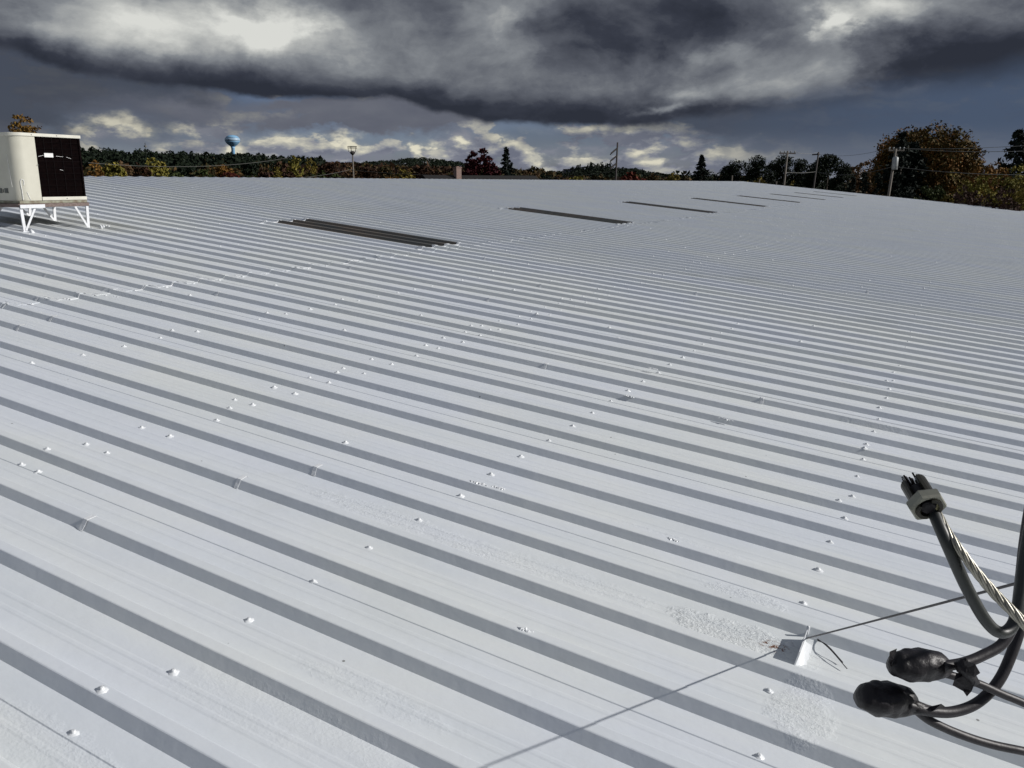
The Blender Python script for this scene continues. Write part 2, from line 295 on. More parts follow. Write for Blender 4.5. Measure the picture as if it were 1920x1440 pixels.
def leafmat(name, cols, rough=0.75, trans=0.25):
    m, M, b = newmat(name)
    g = M.n.new('ShaderNodeNewGeometry'); t = M.n.new('ShaderNodeTexCoord').outputs['Object']
    f = M.m('ADD', M.m('MULTIPLY', g.outputs['Random Per Island'], .55), M.m('MULTIPLY', M.ss(M.noise(t, .35, 3, .6), .3, .7), .45))
    n = len(cols)
    M.l.new(M.ramp(f, [(i/(n-1), c_) for i, c_ in enumerate(cols)]), b.inputs['Base Color'])
    b.inputs['Roughness'].default_value = rough; b.inputs['Specular IOR Level'].default_value = .15
    return m
LEAF = dict(
    pine=leafmat('needles_pine', [(.004, .008, .005), (.009, .016, .008), (.017, .026, .012)]),
    spruce=leafmat('needles_spruce', [(.004, .008, .007), (.009, .015, .011), (.016, .024, .018)]),
    green=leafmat('leaves_green', [(.012, .020, .006), (.030, .042, .012), (.055, .065, .018)]),
    yellowgreen=leafmat('leaves_yellow_green', [(.050, .055, .012), (.16, .145, .030), (.30, .24, .050)]),
    orange=leafmat('leaves_orange', [(.050, .030, .009), (.16, .080, .020), (.27, .15, .034)]),
    gold=leafmat('leaves_gold', [(.06, .034, .010), (.17, .095, .024), (.30, .19, .045)]),
    russet=leafmat('leaves_russet', [(.014, .008, .005), (.038, .019, .010), (.070, .034, .016)]),
    maroon=leafmat('leaves_maroon', [(.012, .003, .005), (.040, .007, .010), (.075, .012, .014)]),
    brickred=leafmat('leaves_brick_red', [(.05, .014, .010), (.11, .028, .018), (.17, .045, .028)]),
    rustgreen=leafmat('leaves_rust_green', [(.024, .022, .007), (.095, .055, .015), (.060, .056, .015), (.18, .085, .023), (.25, .12, .033)]),
    brown=leafmat('leaves_brown', [(.045, .030, .016), (.13, .080, .040), (.20, .125, .065)]),
    mixed=leafmat('leaves_mixed', [(.010, .011, .005), (.040, .022, .008), (.024, .028, .010), (.080, .044, .014), (.022, .028, .010), (.045, .045, .014)]),
    hedge=leafmat('leaves_hedge', [(.045, .040, .012), (.14, .115, .026), (.28, .21, .042)]),
    darkred=leafmat('leaves_dark_red', [(.010, .006, .005), (.030, .014, .010), (.060, .030, .018)]))

# ------------------------------------------------------------------ object helpers
def mesh_from(name, verts, faces, smooth=False):
    me = bpy.data.meshes.new(name); me.from_pydata([tuple(v) for v in verts], [], faces); me.update()
    if smooth: me.polygons.foreach_set('use_smooth', [True]*len(me.polygons))
    return me
WM = {}
def link(name, data, mats=None, parent=None, W=None, label=None, cat=None, group=None, kind=None):
    if data is not None and mats is not None and len(data.materials) == 0:
        for q in (mats if isinstance(mats, (list, tuple)) else [mats]): data.materials.append(q)
    o = bpy.data.objects.new(name, data); COL.objects.link(o)
    W = W if W is not None else (WM[parent.name] if parent else Matrix())
    if parent: o.parent = parent; o.matrix_basis = WM[parent.name].inverted() @ W
    else: o.matrix_basis = W
    WM[o.name] = W.copy()
    for k, q in (('label', label), ('category', cat), ('group', group), ('kind', kind)):
        if q: o[k] = q
    return o
def T(v): return Matrix.Translation(Vector(v))
class MB:
    def __init__(s): s.v = []; s.f = []; s.mi = []
    def add(s, verts, faces, mi=0):
        n = len(s.v); s.v += [Vector(q) for q in verts]; s.f += [tuple(i+n for i in f) for f in faces]; s.mi += [mi]*len(faces)
    def box(s, a, b_, mi=0, M_=None):
        (x0, y0, z0), (x1, y1, z1) = a, b_
        vs = [Vector(q) for q in ((x0,y0,z0),(x1,y0,z0),(x1,y1,z0),(x0,y1,z0),(x0,y0,z1),(x1,y0,z1),(x1,y1,z1),(x0,y1,z1))]
        if M_: vs = [M_ @ q for q in vs]
        s.add(vs, [(0,3,2,1),(4,5,6,7),(0,1,5,4),(1,2,6,5),(2,3,7,6),(3,0,4,7)], mi)
    def beam(s, p, q, w, h, up=(0, 0, 1), mi=0):
        p, q = Vector(p), Vector(q); d = (q-p).normalized(); a = d.cross(Vector(up)).normalized(); b_ = a.cross(d).normalized()
        vs = []
        for c in (p, q): vs += [c+a*w/2+b_*h/2, c-a*w/2+b_*h/2, c-a*w/2-b_*h/2, c+a*w/2-b_*h/2]
        s.add(vs, [(0,1,2,3),(7,6,5,4),(0,4,5,1),(1,5,6,2),(2,6,7,3),(3,7,4,0)], mi)
    def tube(s, pts, r, n=8, mi=0, cap=True, prof=None):
        pts = [Vector(p) for p in pts]; m_ = len(pts)
        rs = r if isinstance(r, (list, tuple)) else [r]*m_
        tang = [(pts[min(i+1, m_-1)]-pts[max(i-1, 0)]).normalized() for i in range(m_)]
        a = tang[0].cross(Vector((0.31, 0.2, 1))).normalized(); vs = []
        for i in range(m_):
            a = (a - tang[i]*a.dot(tang[i])).normalized(); b_ = tang[i].cross(a)
            for j in range(n):
                t = 2*math.pi*j/n; k = rs[i]*(prof(i, j) if prof else 1)
                vs.append(pts[i] + a*math.cos(t)*k + b_*math.sin(t)*k)
        fs = [(i*n+j, i*n+(j+1) % n, (i+1)*n+(j+1) % n, (i+1)*n+j) for i in range(m_-1) for j in range(n)]
        if cap: fs += [tuple(range(n))[::-1], tuple((m_-1)*n+j for j in range(n))]
        s.add(vs, fs, mi)
    def lathe(s, prof, n=16, mi=0, M_=None):
        vs = []; fs = []
        for (r, z) in prof:
            for j in range(n):
                t = 2*math.pi*j/n; q = Vector((r*math.cos(t), r*math.sin(t), z)); vs.append(M_ @ q if M_ else q)
        for i in range(len(prof)-1):
            for j in range(n): fs.append((i*n+j, i*n+(j+1) % n, (i+1)*n+(j+1) % n, (i+1)*n+j))
        fs += [tuple(range(n))[::-1], tuple((len(prof)-1)*n+j for j in range(n))]
        s.add(vs, fs, mi)
    def mesh(s, name, smooth=False):
        me = mesh_from(name, s.v, s.f, smooth); me.polygons.foreach_set('material_index', s.mi); return me
    def obj(s, name, mats, parent=None, W=None, smooth=False, bevel=0, **k):
        o = link(name, s.mesh(name, smooth), mats, parent, W, **k)
        if bevel:
            bm_ = o.modifiers.new('bevel', 'BEVEL'); bm_.width = bevel; bm_.segments = 2; bm_.limit_method = 'ANGLE'
        return o
def crv(pts, n=10):
    """Catmull-Rom through points"""
    P = [Vector(p) for p in pts]; P = [P[0]*2-P[1]] + P + [P[-1]*2-P[-2]]; out = []
    for i in range(1, len(P)-2):
        a, b_, c, d = P[i-1:i+3]
        for k in range(n):
            t = k/n; out.append(.5*((2*b_)+(c-a)*t+(2*a-5*b_+4*c-d)*t*t+(-a+3*b_-3*c+d)*t**3))
    out.append(P[-2]); return out

# ------------------------------------------------------------------ ground and hills
def terrain(x, y):
    p = np.stack([np.asarray(x, float), np.asarray(y, float)]); xr_ = p[0]*right.x+p[1]*right.y; yr_ = p[0]*fwd.x+p[1]*fwd.y
    r = np.hypot(xr_, yr_); a = np.degrees(np.arctan2(xr_, yr_))
    sst = lambda t, lo, hi: (lambda q: q*q*(3-2*q))(np.clip((t-lo)/(hi-lo), 0, 1))
    H1 = np.interp(a, [-90, -45, -28, -22, -17, -14, -9, -4, 0, 3, 6, 10, 90], [8, 13, 15.5, 12.5, 12, 10, 7, 4, 2, 1, .5, 0, 0])
    h = H1*sst(r, 300, 760)
    H2 = np.interp(a, [-90, -40, -14, -8, -6, -3, 1, 4, 8, 12, 90], [30, 30, 30, 54, 66, 48, 24, 20, 26, 10, 10])
    h = h + H2*sst(r, 1500, 3000)
    h = h + np.interp(a, [0, 3, 5, 8, 9, 12], [0, 3, 9, 9, 3, 0])*sst(r, 800, 1000)
    return h + 0.0
rings = [0, 30, 80, 150, 220, 300, 360, 420, 480, 540, 600, 660, 720, 780, 860, 950, 1050, 1200, 1500, 1750, 2000, 2300, 2600, 3000, 3500, 4500, 7000, 12000]
na = 180; vs = [(0, 0, 0)]; fs = []
for r in rings[1:]:
    for j in range(na):
        t = 2*math.pi*j/na; x, y = r*math.cos(t), r*math.sin(t); vs.append((x, y, float(terrain(x, y))))
for j in range(na): fs.append((0, 1+j, 1+(j+1) % na))
for i in range(len(rings)-2):
    for j in range(na): fs.append((1+i*na+j, 1+(i+1)*na+j, 1+(i+1)*na+(j+1) % na, 1+i*na+(j+1) % na))
link('ground', mesh_from('ground', vs, fs, True), GRASS, kind='structure')

# ------------------------------------------------------------------ the warehouse
BLD = link('warehouse', None, W=T((W_RIDGE, (K0+K1)/2*S+U0, 0)), label='metal warehouse with long white painted ribbed roof under the camera', cat='warehouse')
def prof_points(j0, j1, start, end, lap=True):
    P = [(start*S, PAN)]
    for j in range(j0, j1):
        c = j*S
        P += [(c-.027, PAN), (c-.0025, -.0018), (c+.0005, -.0003), (c+.004, 0), (c+.034, 0), (c+.0375, -.0003), (c+.0405, -.0018), (c+.065, PAN)]
        if j < j1-1 or end > j1-1+.6:
            for mf in (.44, .60):
                if j+mf < end-.02: P += [(c+mf*S-.012, PAN), (c+mf*S-.005, PAN+.0011), (c+mf*S+.005, PAN+.0011), (c+mf*S+.012, PAN)]
    if lap: P += [(end*S-.006, PAN), (end*S-.003, PAN+.0025), (end*S+.004, PAN+.0025), (end*S+.0045, PAN)]
    else: P += [(end*S, PAN)]
    return P
def strip(name, P, L, thick=0.0, seg=1):
    vs = []; fs = []; n = len(P)
    for i in range(seg+1):
        for (y, z) in P: vs.append((L*i/seg, y, z))
    for i in range(seg):
        for j in range(n-1): fs.append((i*n+j, (i+1)*n+j, (i+1)*n+j+1, i*n+j+1))
    if thick:                       # visible sheet edges at both ends
        o = len(vs)
        for x in (0, L):
            for (y, z) in P: vs.append((x, y, z-thick))
        for j in range(n-1):
            fs.append((j, j+1, o+j+1, o+j)); fs.append((seg*n+j+1, seg*n+j, o+n+j, o+n+j+1))
    return mesh_from(name, vs, fs)
Ppan = prof_points(0, 3, -.385, 2.615)
W_LAP, W_SKY = -6.06, -9.05
me_low = strip('roof_panel', Ppan, W_EAVE-W_LAP, .003)
me_up = strip('roof_panel', Ppan, (W_LAP+.03)-W_RIDGE, .003)
me_top = strip('roof_panel', Ppan, (W_SKY+.03)-W_RIDGE, .003)
me_sky = strip('skylight_panel', [(.0655, PAN)]+[q for q in prof_points(0, 4, -.385, 3.23, False) if .067 < q[0] < 3*S+.0655], (W_LAP-.20)-W_SKY, .003)
me_fill = strip('roof_panel', Ppan, .235, .003)
me_edge = strip('roof_panel', [q for q in Ppan if q[0] < .067], (W_LAP+.03)-W_SKY, .003)
for me, mt in ((me_low, ROOF), (me_up, ROOF), (me_top, ROOF), (me_sky, FIBRE), (me_edge, ROOF), (me_fill, ROOF)): me.materials.append(mt)
SKYK0 = [27+24*i for i in range(8)]
for k in range(K0, K1, 3):
    jw = lambda: Matrix.Rotation(random.gauss(0, .00035), 4, 'Z') @ Matrix.Rotation(random.gauss(0, .0012), 4, 'X')
    dy = random.gauss(0, .0016)
    link('roof_panel', me_low, parent=BLD, W=RF @ T((W_LAP, U0+k*S+dy, random.uniform(-.0006, .0006))) @ jw())
    if k in SKYK0:
        link('roof_panel', me_top, parent=BLD, W=RF @ T((W_RIDGE, U0+k*S, .0035)))
        link('skylight_panel', me_sky, parent=BLD, W=RF @ T((W_SKY, U0+k*S, .0065)))
        link('roof_panel', me_fill, parent=BLD, W=RF @ T((W_LAP-.205, U0+k*S, .0045)))
        link('roof_panel', me_edge, parent=BLD, W=RF @ T((W_SKY, U0+k*S, .002)))
    else:
        link('roof_panel', me_up, parent=BLD, W=RF @ T((W_RIDGE, U0+k*S-dy, .0035+random.uniform(-.0006, .0006))) @ jw())
# the other slope, out of sight behind the ridge
Pall = prof_points(K0, K1, K0-.385, K1-.385, False)
ridge = rp(W_RIDGE, 0)
MIR = Matrix(((-1, 0, 0, 2*ridge.x), (0, 1, 0, 0), (0, 0, 1, 0), (0, 0, 0, 1)))
me = strip('far_roof_slope', [(y, z) for y, z in Pall], 19.9)
for q in me.vertices:
    c = MIR @ (RF @ Vector((W_RIDGE+q.co.x, U0+q.co.y, q.co.z+.0035))); q.co = c
link('far_roof_slope', me, ROOF, BLD, W=Matrix())
yA, yB = U0+(K0-.385)*S, U0+(K1-.385)*S
eave = rp(W_EAVE, 0, PAN); xE = eave.x; xL = 2*ridge.x-xE
# walls, rake trim, gutter
mb = MB(); inset = .12
for (ya, yb) in ((yA+inset, yA+inset+.15), (yB-inset-.15, yB-inset)):
    z1 = eave.z-.10; zr_ = ridge.z-.14
    vs = [(xL+inset, ya, 0), (xE-inset, ya, 0), (xE-inset, ya, z1), (ridge.x, ya, zr_), (xL+inset, ya, z1), (xL+inset, yb, 0), (xE-inset, yb, 0), (xE-inset, yb, z1), (ridge.x, yb, zr_), (xL+inset, yb, z1)]
    mb.add(vs, [(0,1,2,3,4), (9,8,7,6,5), (0,5,6,1), (1,6,7,2), (2,7,8,3), (3,8,9,4), (4,9,5,0)])
mb.obj('gable_wall', WALLM, BLD, W=Matrix())
for xa, xb in ((xE-inset-.15, xE-inset), (xL+inset, xL+inset+.15)):
    mb = MB(); mb.box((xa, yA+inset+.15, 0), (xb, yB-inset-.15, eave.z-.10)); mb.obj('side_wall', WALLM, BLD, W=Matrix())
for (y0, y1) in ((yA-.05, yA+.002), (yB-.002, yB+.05)):
    mb = MB(); mb.box((W_RIDGE, y0, -.20), (W_EAVE, y1, .006)); mb.obj('rake_trim', WHITE_STEEL, BLD, W=RF)
mb = MB()
gx = W_EAVE+.01
mb.add([(gx, yA, -.03), (gx, yB, -.03), (gx+.12, yB, -.035), (gx+.12, yA, -.035), (gx+.02, yA, -.16), (gx+.02, yB, -.16), (gx+.10, yB, -.16), (gx+.10, yA, -.16)], [(4,5,6,7), (0,4,7,3), (1,2,6,5), (3,7,6,2), (0,1,5,4)])
mb.obj('gutter', WHITE_STEEL, BLD, W=RF)

# fasteners: each a painted-over screw with its blob of sealant
def screw_mesh(seed, big=1.0):
    rnd = random.Random(seed); mb = MB()
    prof = [(.019*big, -.001), (.017*big, .002), (.011*big, .004), (.0078, .0055), (.0072, .0095), (.005, .0115), (.0015, .012)]
    n = 9; vs = []; fs = []
    for i, (r, z) in enumerate(prof):
        for j in range(n):
            t = 2*math.pi*j/n; k = 1+rnd.uniform(-.22, .22)*(1 if i < 3 else .25); vs.append((r*k*math.cos(t)*1.15, r*k*math.sin(t), z*(1+rnd.uniform(-.12, .12)) + (0 if i > 1 else -.001)))
    for i in range(len(prof)-1):
        for j in range(n): fs.append((i*n+j, i*n+(j+1) % n, (i+1)*n+(j+1) % n, (i+1)*n+j))
    fs.append(tuple((len(prof)-1)*n+j for j in range(n)))
    me = mesh_from('roof_screw', vs, fs, True); me.materials.append(SEAL); return me
sm = [screw_mesh(i) for i in range(6)]
rows = [(-.19, 0), (-1.67, 0), (-3.14, 0), (-3.30, 0), (-4.61, 0), (-6.01, 0), (-7.62, 0), (-9.02, 0), (-10.6, 0), (-12.1, 0), (-13.6, 0), (-15.1, 0), (1.3, 0), (2.8, 0)]
cand = []
for w, _ in rows:
    for k in range(K0, K1):
        if random.random() < .04: continue
        cand.append((w+random.gauss(0, .012), U0+(k+.665+random.gauss(0, .012))*S, PAN))
        if k % 3 == 0 and random.random() < .35: cand.append((w-.02+random.gauss(0, .02), U0+(k+.065)*S, 0.0))
for k in range(K0, K1, 3):          # stitch screws between the purlins along the laps
    for w in (-.96, -2.46, -3.9, -5.5, -7.0, -8.3):
        if random.random() < .3: cand.append((w+random.gauss(0, .06), U0+(k+.07)*S, 0.0))
def vis(c):
    p = rp(*c)-CAM; d = p.dot(cF)
    if d < .2: return None
    x = 960+p.dot(cX)/d*F_PX; y = 720-p.dot(cY)/d*F_PX
    return d if -20 < x < 1940 and 0 < y < 1460 else None
cv_ = [(vis(c), c) for c in cand]; inview = sorted([q for q in cv_ if q[0]], key=lambda q: q[0])
for d, c in inview[:300]:
    link('roof_screw', sm[random.randrange(6)], parent=BLD, W=RF @ T(c) @ Matrix.Rotation(random.uniform(0, 6.28), 4, 'Z') @ Matrix.Scale(random.uniform(.72, 1.0), 4))
mb = MB()
for d, c in inview[300:]:
    w, u, h = c; q = .019; o = [(w+q*math.cos(t), u+q*math.sin(t), h) for t in (0, 1.05, 2.1, 3.14, 4.2, 5.2)]
    mb.add(o+[(w+.009*math.cos(t), u+.008*math.sin(t), h+.010) for t in (0, 2.1, 4.2)], [(0,1,7,6), (1,2,7), (2,3,8,7), (3,4,8), (4,5,6,8), (5,0,6), (6,7,8)])
mb.obj('distant_screws', SEAL, BLD, W=RF, kind='stuff')

# sealant bead along the end lap, following the profile
def bead(name, w0, ka, kb, wid=.022, th=.004, jit=.02, skip=0.0, mat=SEAL):
    P = prof_points(ka, kb, ka-.385, kb-.385, False); Q = []
    for (a, b_) in zip(P, P[1:]):
        n = max(1, int(abs(b_[0]-a[0])/.05))
        for i in range(n): Q.append((a[0]+(b_[0]-a[0])*i/n, a[1]+(b_[1]-a[1])*i/n))
    Q.append(P[-1]); mb = MB(); prev = None; c = w0; rnd = random.Random(int(abs(w0)*100)+ka)
    for (y, z) in Q:
        c += rnd.uniform(-jit, jit)*.5 + (w0-c)*.3; a = wid*rnd.uniform(.4, 1.6); t = th*rnd.uniform(.6, 1.5)
        cur = [(c-a, U0+y, z+.003), (c-a*.6, U0+y, z+.003+t), (c+a*.6, U0+y, z+.003+t), (c+a, U0+y, z+.0005)]
        if prev and rnd.random() >= skip: mb.add(prev+cur, [(0,1,5,4), (1,2,6,5), (2,3,7,6)])
        prev = cur
    return mb.mesh(name)
link('lap_sealant', bead('lap_sealant', -6.06, K0, 120, skip=.35, jit=.09, wid=.012, th=.002), SEAL, BLD, W=RF, kind='stuff')
for k in SKYK0[:5]:
    for w0 in (-6.24, -9.07):
        link('skylight_sealant', bead('skylight_sealant', w0, k, k+4, wid=.03, th=.007, jit=.03), SEAL, BLD, W=RF)
# rib seam patches (short strips of painted tape wrapped over a rib)
def pix_roof(px, py, h=0.0):
    r = ray(px, py); t = -(H_EYE-h)/r.dot(rn); q = CAM+r*t-RO; return q.dot(rd), q.dot(ru)
for (px, py) in [(153, 980), (444, 903), (590, 880), (1015, 688), (1430, 750), (76, 557), (112, 592), (31, 612), (1005, 536), (932, 556), (1155, 637), (75, 515), (1313, 546), (1630, 545), (918, 482), (396, 550), (657, 500)]:
    w, u = pix_roof(px, py); k = round((u-U0)/S)
    c = U0+k*S; P = [(c-.030, PAN+.001), (c-.029, PAN+.0016), (c-.014, -.0142), (c-.0025, .0010), (c+.038, .0014), (c+.047, -.006), (c+.068, PAN+.002)]
    mb = MB(); prev = None
    for i, (y, z) in enumerate(P):
        sh = -.004*i+random.uniform(-.003, .003); cur = [(w+sh-.012, y, z), (w+sh-.010, y, z+.0014), (w+sh+.010, y, z+.0014), (w+sh+.012, y, z)]
        if prev: mb.add(prev+cur, [(0,1,5,4), (1,2,6,5), (2,3,7,6)])
        prev = cur
    mb.obj('seam_strip', SEAL, BLD, W=RF)
# paint lumps and crusts along dented ribs
def lump(px, py, L, a, name='paint_crust', h=0.0):
    w, u = pix_roof(px, py, h); mb = MB(); n = 14; prev = None
    for i in range(n+1):
        t = i/n; e = math.sin(math.pi*t)**.6; x = w+(t-.5)*L; yo = u+random.uniform(-.006, .006)
        ww = a*e*random.uniform(.5, 1.3)+.0005; hh = .004*e*random.uniform(.4, 1.4)
        cur = [(x, yo-ww, h-.002), (x, yo-ww*.5, h+hh), (x, yo+ww*.5, h+hh), (x, yo+ww, h-.002)]
        if prev: mb.add(prev+cur, [(0,1,5,4), (1,2,6,5), (2,3,7,6)])
        prev = cur
    mb.obj(name, SEAL, BLD, W=RF, smooth=True)
for q in [(898, 906, .10, .011), (935, 915, .07, .012), (1262, 1012, .06, .008), (1362, 786, .09, .010), (985, 1181, .06, .009), (1225, 691, .08, .010), (1180, 743, .07, .009)]: lump(*q)
for q in [(110, 573, .12, .010), (220, 557, .12, .010), (340, 535, .12, .010)]: lump(*q, h=PAN)

# ------------------------------------------------------------------ cooling unit on its stand (roof-local frame: x=w, y=u, z=h)
_af = rp(-9.46, 5.97, PAN)
ACW = T(_af)        # the stand is level: world axes, x down the slope, y across the ribs
AC = link('cooling_unit', None, W=ACW @ T((-.45, .42, .32)), label='cream box-shaped rooftop cooling unit with black coil grille, standing on white legs', cat='cooling unit')
A = ACW
y0, y1, z0, z1, xm = .02, .855, .345, 1.095, -1.15     # y along u, x from -1.15 to 0
rc = .13
plan = [(xm, y0), (-rc, y0)] + [(-rc+rc*math.sin(t), y0+rc-rc*math.cos(t)) for t in np.linspace(0, math.pi/2, 14)[1:]] + [(0, y0+.27)]
mb = MB(); n = len(plan)
vs = [(x, y, z) for z in (z0, z1) for x, y in plan]; mb.add(vs, [(i, i+1, n+i+1, n+i) for i in range(n-1)])
mb.add([(0, y0+.27, z0), (0, y0+.27, z1), (-.03, y0+.27, z1), (-.03, y0+.27, z0)], [(0, 3, 2, 1)])
mb.add([(xm, y0, z0), (xm, y0, z1), (xm, y1, z1), (xm, y1, z0)], [(0, 1, 2, 3)]); mb.add([(xm, y1, z0), (xm, y1, z1), (-.03, y1, z1), (-.03, y1, z0)], [(0, 1, 2, 3)])
mb.obj('casing', CREAM, AC, W=A, smooth=False)
me_ = bpy.data.objects['casing'].data; me_.polygons.foreach_set('use_smooth', [i < n-1 for i in range(len(me_.polygons))])
top = [(xm-.01, y0-.012), (-rc, y0-.012)] + [(-rc+(rc+.012)*math.sin(t), y0+rc-(rc+.012)*math.cos(t)) for t in np.linspace(0, math.pi/2, 14)[1:]] + [(.012, y1+.015), (xm-.01, y1+.015)]
mb = MB(); n = len(top); vs = [(x, y, z) for z in (z1-.028, z1+.008) for x, y in top]
mb.add(vs, [(i, (i+1) % n, n+(i+1) % n, n+i) for i in range(n)]+[tuple(range(n, 2*n)), tuple(range(n))[::-1]]); mb.obj('top_cover', CREAM_T, AC, W=A, bevel=.004)
mb = MB(); mb.box((-.06, y0+.272, z0), (.010, y1+.012, z0+.040)); mb.obj('bottom_rail', CREAM_T, AC, W=A, bevel=.004)
mb = MB(); mb.box((-.05, y1-.012, z0+.0402), (-.002, y1+.008, z1-.0285)); mb.obj('corner_post', COIL, AC, W=A)
mb = MB(); mb.box((-.05, y0+.272, z0+.0402), (-.022, y1-.0122, z1-.0285))
nf = 46
for i in range(nf):
    z = z0+.045+(z1-z0-.08)*i/nf; mb.box((-.022, y0+.272, z), (-.013, y1-.013, z+.006))
mb.obj('coil', COIL, AC, W=A)
for yy in (.40, .50, .62, .74):
    mb = MB(); mb.box((-.010, yy-.002, z0+.041), (-.006, yy+.002, z1-.029)); mb.obj('guard_bar', GUARD, AC, W=A)
for i in range(9):
    z = z0+.10+i*.07; mb = MB(); mb.tube([(-.005, y0+.28, z), (-.004, .5, z+random.uniform(-.003, .003)), (-.005, y1-.014, z)], .0013, 5); mb.obj('guard_wire', GUARD, AC, W=A)
for (ya, yb, za, zb) in ((.31, .375, .845, .858), (.53, .62, .853, .848), (.66, .72, .846, .828), (.56, .60, .70, .69)):
    mb = MB(); mb.tube([(-.001, ya, za), (-.001, yb, zb)], .002, 5); mb.obj('bent_wire', LABELW, AC, W=A)
mb = MB(); mb.box((-.003, .385, .838), (.001, .495, .885)); mb.obj('data_label', LABELW, AC, W=A)
for yy, zz in ((.25, z1-.012), (.56, z1-.010), (.285, .75), (.60, z0+.02)):
    mb = MB(); mb.lathe([(.006, 0), (.006, .003), (.002, .005)], 8, M_=T((.011, yy, zz)) @ Matrix.Rotation(math.pi/2, 4, 'Y')); mb.obj('casing_screw', LOUVRE, AC, W=A)
for xa, xb in ((-.37, -.305), (-.255, -.19)):
    mb = MB(); mb.box((xa, y0-.006, z0+.085), (xb, y0+.004, z0+.140))
    for i in range(4): mb.box((xa+.006, y0-.010, z0+.091+i*.013), (xb-.006, y0-.006, z0+.096+i*.013))
    mb.obj('service_port', LOUVRE, AC, W=A)
mb = MB(); mb.box((-.285, y0-.006, z0+.09), (-.277, y0+.003, z0+.13)); mb.obj('latch', LOUVRE, AC, W=A)
mb = MB(); mb.box((xm, y0-.0015, z1-.19), (-.24, y0+.001, z1-.188)); mb.obj('panel_joint', LOUVRE, AC, W=A)
def on_corner(t, off=.002):     # point on the rounded corner, t = 0..1
    a = t*math.pi/2; return (-rc+(rc+off)*math.sin(a), y0+rc-(rc+off)*math.cos(a))
for pts_ in ([(.62, z0+.008), (.62, .45), (.60, .55), (.66, .585), (.76, .57), (.74, .52)], [(1.0, z0+.008), (.92, .40), (.86, .44)], [(.12, .50), (.06, .70), (.02, .86)]):
    mb = MB(); mb.tube(crv([(*on_corner(t), z) for t, z in pts_], 6), .0045 if pts_[0][0] > .2 else .003, 6); mb.obj('paint_drip', DRIP, AC, W=A)
# stand
ST = link('unit_stand', None, W=ACW @ T((-.45, .42, .03)), label='low stand of weathered brown beams on white V-shaped steel legs under the cooling unit', cat='stand')
mb = MB(); mb.box((-1.20, -.02, .272), (.03, .045, .312)); mb.obj('beam', WOODB, ST, W=A, bevel=.003)
mb = MB(); mb.box((-1.20, .80, .272), (.03, .872, .312)); mb.obj('beam', WOODB, ST, W=A, bevel=.003)
mb = MB(); mb.box((-.042, .0452, .270), (.035, .7998, .312)); mb.obj('beam', WOODB, ST, W=A, bevel=.003)
mb = MB(); mb.box((-1.10, .0452, .270), (-1.03, .7998, .312)); mb.obj('beam', WOODB, ST, W=A, bevel=.003)
mb = MB(); mb.box((-1.17, .01, .3125), (.012, .862, .342)); mb.obj('drip_pan', RUSTM, ST, W=A, bevel=.004)
mb = MB(); mb.box((.0355, -.012, .262), (.048, .285, .302)); mb.obj('bracket', WHITE_STEEL, ST, W=A)
for yy, sg in ((.01, 1), (.845, -1)):
    for xx in (.02, -.62, -1.12):
        mb = MB(); gz_ = -xx*math.tan(BE)+.004; mb.beam((xx, yy, .268), (xx, yy+.012*sg, gz_), .034, .008, (1, 0, 0)); mb.beam((xx-.014, yy, .268), (xx-.014, yy+.012*sg, gz_), .006, .034, (1, 0, 0)); mb.obj('leg', WHITE_STEEL, ST, W=A)
        mb = MB(); mb.beam((xx+.008, yy+.165*sg, .268), (xx+.008, yy+.022*sg, gz_+.01), .024, .007, (1, 0, 0)); mb.obj('leg_brace', WHITE_STEEL, ST, W=A)
        mb = MB(); mb.box((xx-.03, yy-.03, gz_-.008), (xx+.03, yy+.03, gz_+.002)); mb.obj('foot_plate', WHITE_STEEL, ST, W=A)
# sealed roof curb beside the unit
cw, cu = pix_roof(60, 437, PAN)
mb = MB(); mb.add([(cw-.03, cu-.02, PAN), (cw+.03, cu-.02, PAN), (cw+.035, cu+.025, PAN), (cw-.035, cu+.025, PAN), (cw-.016, cu-.008, .012), (cw+.012, cu-.008, -.004), (cw+.012, cu+.012, -.004), (cw-.016, cu+.012, .012)], [(0,1,5,4), (1,2,6,5), (2,3,7,6), (3,0,4,7), (4,5,6,7)])
mb.obj('pipe_patch', SEAL, None, W=RF, label='small white painted lump of flashing on the roof below the cooling unit', cat='flashing', bevel=.008)
cw, cu = pix_roof(195, 424, 0)
mb = MB()
for i in range(7): mb.lathe([(.02*random.uniform(.6, 1.2), -.03), (.012, -.005), (.004, .016*random.uniform(.4, 1.3))], 7, M_=T((cw+random.uniform(-.06, .10), cu+random.uniform(-.05, .05), 0)))
mb.obj('conduit_stub', SEAL, None, W=RF, smooth=True, label='cluster of white painted lumps on a rib right of the cooling unit legs', cat='flashing')

# ------------------------------------------------------------------ anchor bracket, guy wire and mast
def pix_w(px, py, w0):
    r = ray(px, py); t = w0/r.dot(rd); q = CAM+r*t-RO; return Vector((w0, q.dot(ru), q.dot(rn)))
bw = pix_roof(1489, 1249, PAN)[0]; bu = pix_roof(1489, 1249, PAN)[1]
BR = link('anchor_bracket', None, W=RF @ T((bw, bu, PAN)), label='white painted sheet steel bracket standing in a roof pan, wire tied to its top', cat='bracket')
mb = MB(); L0 = .175; hb = .050
mb.add([(bw-.002, bu, PAN), (bw+.002, bu, PAN), (bw+.002, bu+L0, PAN), (bw-.002, bu+L0, PAN), (bw+.004, bu+.008, PAN+hb), (bw+.008, bu+.008, PAN+hb), (bw+.008, bu+L0-.01, PAN+hb-.004), (bw+.004, bu+L0-.01, PAN+hb-.004)],
       [(0,1,5,4), (1,2,6,5), (2,3,7,6), (3,0,4,7), (4,5,6,7)])
mb.obj('plate', WHITE_STEEL, BR, W=RF, bevel=.001)
